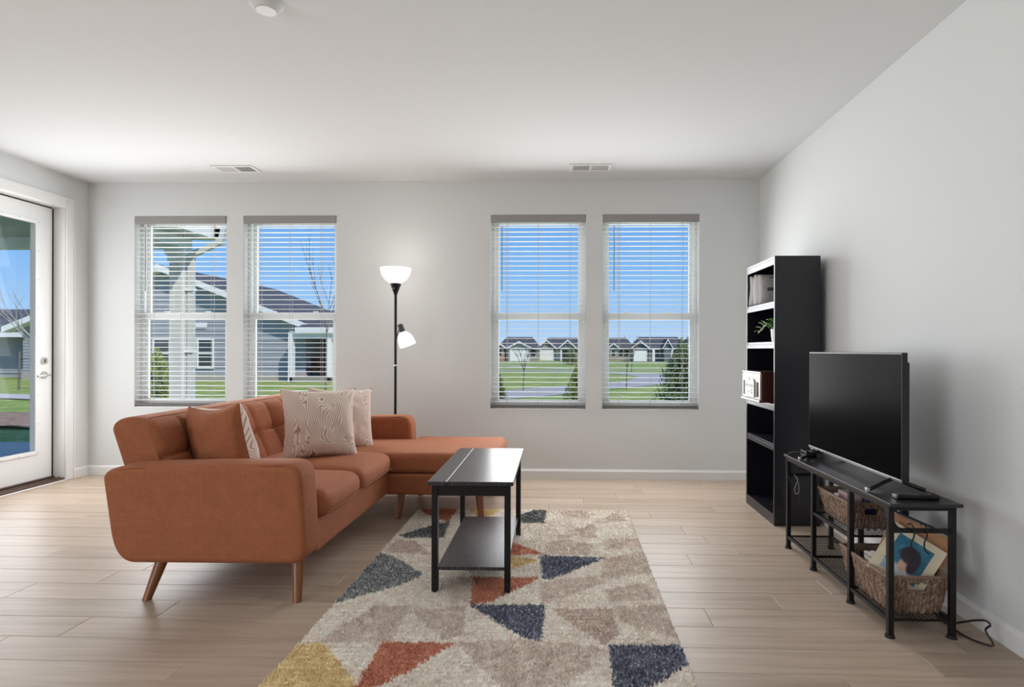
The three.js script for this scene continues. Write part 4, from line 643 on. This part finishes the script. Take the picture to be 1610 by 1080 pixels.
// far row of houses across the green
function farHouse(label, x0, x1, ridge, eave, z, wallC, gables, opts = {}) {
  const gy = groundY(z), H = thing('distant_house', label, 'house', 'houses across the green', [0, 0, z]), wm = mat(wallC, .8);
  mesh('wall', bx(x0, x1, gy, eave, -7, 0), wm, H);
  const hip = opts.hip ?? 1.2; const g = new THREE.BufferGeometry(), a = [x0 - .4, eave, .5], b = [x1 + .4, eave, .5], c = [x1 - hip, ridge, -3.5], d = [x0 + hip, ridge, -3.5], e = [x0 - .4, eave, -7.5], f = [x1 + .4, eave, -7.5];
  const tri = (...v) => v.flat(); g.setAttribute('position', new THREE.Float32BufferAttribute([...tri(a, b, c), ...tri(a, c, d), ...tri(b, f, c), ...tri(e, a, d), ...tri(f, e, d), ...tri(f, d, c)], 3)); g.setAttribute('uv', new THREE.Float32BufferAttribute(new Float32Array(36), 2)); g.computeVertexNormals(); mesh('roof', boxUV(g, .12), roofM, H);
  mesh('fascia', bx(x0 - .4, x1 + .4, eave - .16, eave + .06, .44, .54), trimW, H);
  for (const [cx, hw, top, kind, col] of gables) {
    const fz = 1.6, G = mesh('gable', [extr(poly(kind === 'porch' ? [[cx - hw, eave - .3], [cx + hw, eave - .3], [cx + hw, eave], [cx, top], [cx - hw, eave]] : [[cx - hw, gy], [cx + hw, gy], [cx + hw, eave], [cx, top], [cx - hw, eave]]), 3.2).translate(0, 0, fz - 3.2)], mat(col ?? wallC, .8), H);
    for (const s of [-1, 1]) { mesh('gable_roof', boxUV(extr(poly([[cx, top + .05], [cx + s * (hw + .3), eave - .05], [cx + s * (hw + .3), eave + .14], [cx, top + .24]]), 4).translate(0, 0, fz - 3.7), .12), roofM, G); mesh('rake_board', extr(poly([[cx, top + .24], [cx + s * (hw + .3), eave + .14], [cx + s * (hw + .3), eave - .14], [cx, top - .08]]), .06).translate(0, 0, fz + .31), trimW, G); }
    mesh('eave_trim', bx(cx - hw, cx + hw, eave - .14, eave + .06, fz, fz + .1), trimW, G);
    if (kind === 'garage') { mesh('garage_door', bx(cx - hw * .74, cx + hw * .74, gy + .05, eave - .35, fz + .01, fz + .06), mat([238, 238, 236], .6), G); mesh('door_trim', [bx(cx - hw * .86, cx - hw * .74, gy, eave - .2, fz, fz + .1), bx(cx + hw * .74, cx + hw * .86, gy, eave - .2, fz, fz + .1)], trimW, G); }
    if (kind === 'porch') { houseWindow(G, cx - .4, gy + .7, .9, 1.3, .0); mesh('porch_door', bx(cx + .35, cx + 1.15, gy + .1, gy + 2.0, .0, .05), mat([96, 70, 60], .6), G); for (const s of [-1, .3, 1]) mesh('porch_column', bx(cx + s * hw * .85 - .14, cx + s * hw * .85 + .14, gy, eave - .3, fz - .3, fz - .02), trimW, G); }
    if (kind === 'window') houseWindow(G, cx, gy + .9, hw * .9, 1.3, fz);
  }
  for (const x of opts.windows ?? []) houseWindow(H, x, gy + .8, .9, 1.4, 0);
  for (const [x, w] of opts.walls ?? []) mesh('white_door', bx(x - w / 2, x + w / 2, gy + .1, eave - .3, .01, .06), trimW, H);
  for (const x of opts.columns ?? []) mesh('porch_column', bx(x - .22, x + .22, gy, eave - .1, .9, 1.3), trimW, H);
}
{
  const at = z => p => (p - 884) / 940 * -z;     // a far-off row: one house unit is about nine to a dozen metres wide
  const taupe = [150, 142, 132], slateC = [112, 116, 126], pale = [176, 178, 178];
  farHouse('distant house with a white double garage and long dark roof', at(-104)(783), at(-104)(846), 3.5, 1.45, -104, taupe, [[at(-104)(817), 1.85, 2.45, 'garage', pale], [at(-104)(787.5), .75, 2.1, 'window', [168, 128, 108]]], { windows: [at(-104)(838)] });
  farHouse('distant taupe house with a garage gable and a columned porch gable', at(-114)(851), at(-114)(918), 3.6, 1.5, -114, taupe, [[at(-114)(859.5), 1.5, 2.9, 'garage'], [at(-114)(892), 1.4, 2.9, 'porch', slateC]], { walls: [[at(-114)(877), 1.0]] });
  farHouse('distant house partly hidden left of the slate garage gable', at(-117)(940), at(-117)(996), 3.65, 1.5, -117, [158, 148, 136], [[at(-117)(963), .85, 2.35, 'window']], { windows: [at(-117)(975), at(-117)(984)] });
  farHouse('distant slate grey house with white garage and columned front', at(-106)(997), at(-106)(1080), 3.6, 1.45, -106, slateC, [[at(-106)(1004), 1.35, 2.65, 'garage', [96, 100, 110]], [at(-106)(1046), .6, 2.95, 'none', [110, 114, 124]]], { columns: [at(-106)(1025), at(-106)(1044), at(-106)(1053), at(-106)(1075)], windows: [at(-106)(1032), at(-106)(1061), at(-106)(1068)] });
  farHouse('distant house at the right edge of the last window', at(-116)(1076), at(-116)(1150), 3.9, 1.5, -116, [128, 130, 134], [[at(-116)(1090), 1.9, 3.4, 'window']], {});
  farHouse('distant house seen far left of the green', at(-114)(690), at(-114)(775), 3.6, 1.5, -114, slateC, [[at(-114)(720), 1.8, 2.8, 'garage']], { windows: [at(-114)(750)] });
}

// ---------------------------------------------------------------- outside: trees and shrubs
{
  const bark = mat([120, 108, 98], .9), paleBark = mat([176, 172, 166], .85);
  function conifer(name, label, cat, x, z, h, r, seed, cols, group) {
    const t = thing(name, label, cat, group, [x, groundY(z), z]), q = rng(seed), cone = new THREE.ConeGeometry(1, 1, 5, 1).translate(0, .5, 0);
    mesh('trunk', rod([0, 0, 0], [0, h * .95, 0], h * .022, h * .004, 8), bark, t);
    const parts = cols.map(() => []);
    for (let k = 0; k < 520; k++) {
      const f = Math.pow(q(), .8), y = h * (.04 + .96 * f), a = q() * 6.283, L = r * (1 - f) * (.75 + .4 * q()) + h * .03, m = new THREE.Matrix4().compose(V(0, y, 0), new THREE.Quaternion().setFromEuler(new THREE.Euler(0, a, -(1.45 - f * .75) + (q() - .5) * .3, 'YXZ')), V(h * .012, L, h * .012));
      parts[Math.floor(q() * cols.length)].push(cone.clone().applyMatrix4(m));
      for (let j = 0; j < 3; j++) { const d = .35 + .2 * j + .1 * q(), sgn = q() < .5 ? 1 : -1, b = new THREE.Matrix4().compose(V(0, L * d, 0), new THREE.Quaternion().setFromEuler(new THREE.Euler((q() - .5) * .8, 0, sgn * .9)), V(h * .01, L * .34, h * .01)); parts[Math.floor(q() * cols.length)].push(cone.clone().applyMatrix4(new THREE.Matrix4().compose(V(0, y, 0), new THREE.Quaternion().setFromEuler(new THREE.Euler(0, a, -(1.45 - f * .75), 'YXZ')), V(1, 1, 1)).multiply(b))); }
    }
    parts.forEach((l, i) => mesh('foliage', l, mat(cols[i], .9), t));
  }
  conifer('spruce_tree', 'young spruce tree outside the window nearest the bookcase', 'tree', 2.85, -14.4, 1.62, .74, 5, [[96, 118, 76], [124, 140, 90], [76, 100, 66]]);
  conifer('evergreen_shrub', 'bright green shrub at the right foot of the third window', 'shrub', .32, -13.2, 1.0, .42, 9, [[110, 132, 58], [140, 156, 78]]);
  conifer('evergreen_shrub', 'small dark shrub at the left foot of the third window', 'shrub', -1.62, -15.0, .9, .26, 11, [[86, 98, 56], [112, 116, 70]]);
  conifer('evergreen_shrub', 'yellow-green conifer beside the porch column', 'shrub', -7.05, -10.2, 1.35, .62, 13, [[112, 140, 52], [150, 168, 70], [88, 116, 46]]);
  conifer('evergreen_shrub', 'rounded green shrub in front of the distant porch gable', 'shrub', X3(897), -62, 1.9, 1.0, 15, [[96, 116, 66], [120, 134, 84]]);
  function X3(p) { return (p - 884) / 940 * 62; }
  function bare(label, x, z, h, fork, seed, m, group, spread = .3, n = 9, thick = 1) {
    const t = thing('bare_sapling', label, 'tree', group, [x, groundY(z), z]), q = rng(seed), r0 = h * .014 * thick;
    mesh('trunk', rod([0, 0, 0], [.02, h * fork, 0], r0, r0 * .8, 8), m, t);
    const tw = [];
    const grow = (a, dir, L, r, dep) => { const b = a.clone().addScaledVector(dir, L); tw.push(rod(a.toArray(), b.toArray(), r, r * .6, 5)); if (dep > 0) for (let k = 0; k < 2 + (q() < .4 ? 1 : 0); k++) { const d = dir.clone().add(V((q() - .5) * 1.1, .15 + q() * .3, (q() - .5) * 1.1)).normalize(); grow(a.clone().addScaledVector(dir, L * (.55 + .45 * q())), d, L * (.55 + .25 * q()), r * .6, dep - 1); } };
    for (let k = 0; k < n; k++) { const a = k * 2.4, y = h * fork * (1 - .35 * q() * (k > 1 ? 1 : 0)); grow(V(.02 * y / (h * fork), y, 0), V(Math.cos(a) * spread * (1 + q()), 1, Math.sin(a) * spread * (1 + q())).normalize(), h * (1 - fork) * (.45 + .2 * q()), r0 * .55, 2); }
    mesh('branches', tw, m, t);
  }
  bare('leafless forked sapling on the lawn in the third window', -1.29, -19.8, 1.75, .4, 3, bark, 'bare saplings', .28, 5);
  bare('thin leafless sapling nearer the path in the fourth window', 2.2, -20.6, 1.7, .45, 17, bark, 'bare saplings', .25, 4);
  bare('thin leafless sapling farther across the path in the fourth window', 4.1, -35.5, 2.2, .4, 19, bark, 'bare saplings', .25, 4);
  bare('pale leafless tree seen through the door glass', -17.3, -19.0, 4.0, .42, 23, paleBark, 'bare saplings', .55, 12, .5);
  bare('leafless twigs at the right edge of the second window', -6.2, -15.5, 4.3, .5, 29, bark, 'bare saplings', .3, 5, .4);
  const St = thing('tree_stakes', 'wooden stakes and ties around the pale leafless tree', 'stakes', null, [-17.3, groundY(-19), -19]);
  for (const [a, b, h] of [[-.35, .1, 1.25], [.4, .05, 1.6]]) mesh('stake', rod([a, 0, b], [a * .9, h, b], .03, .03, 6), bark, St);
  mesh('strap', rod([-.33, 1.0, .1], [.37, 1.05, .05], .012, .012, 5), M.rubber, St);
}

renderer.render(scene, camera);
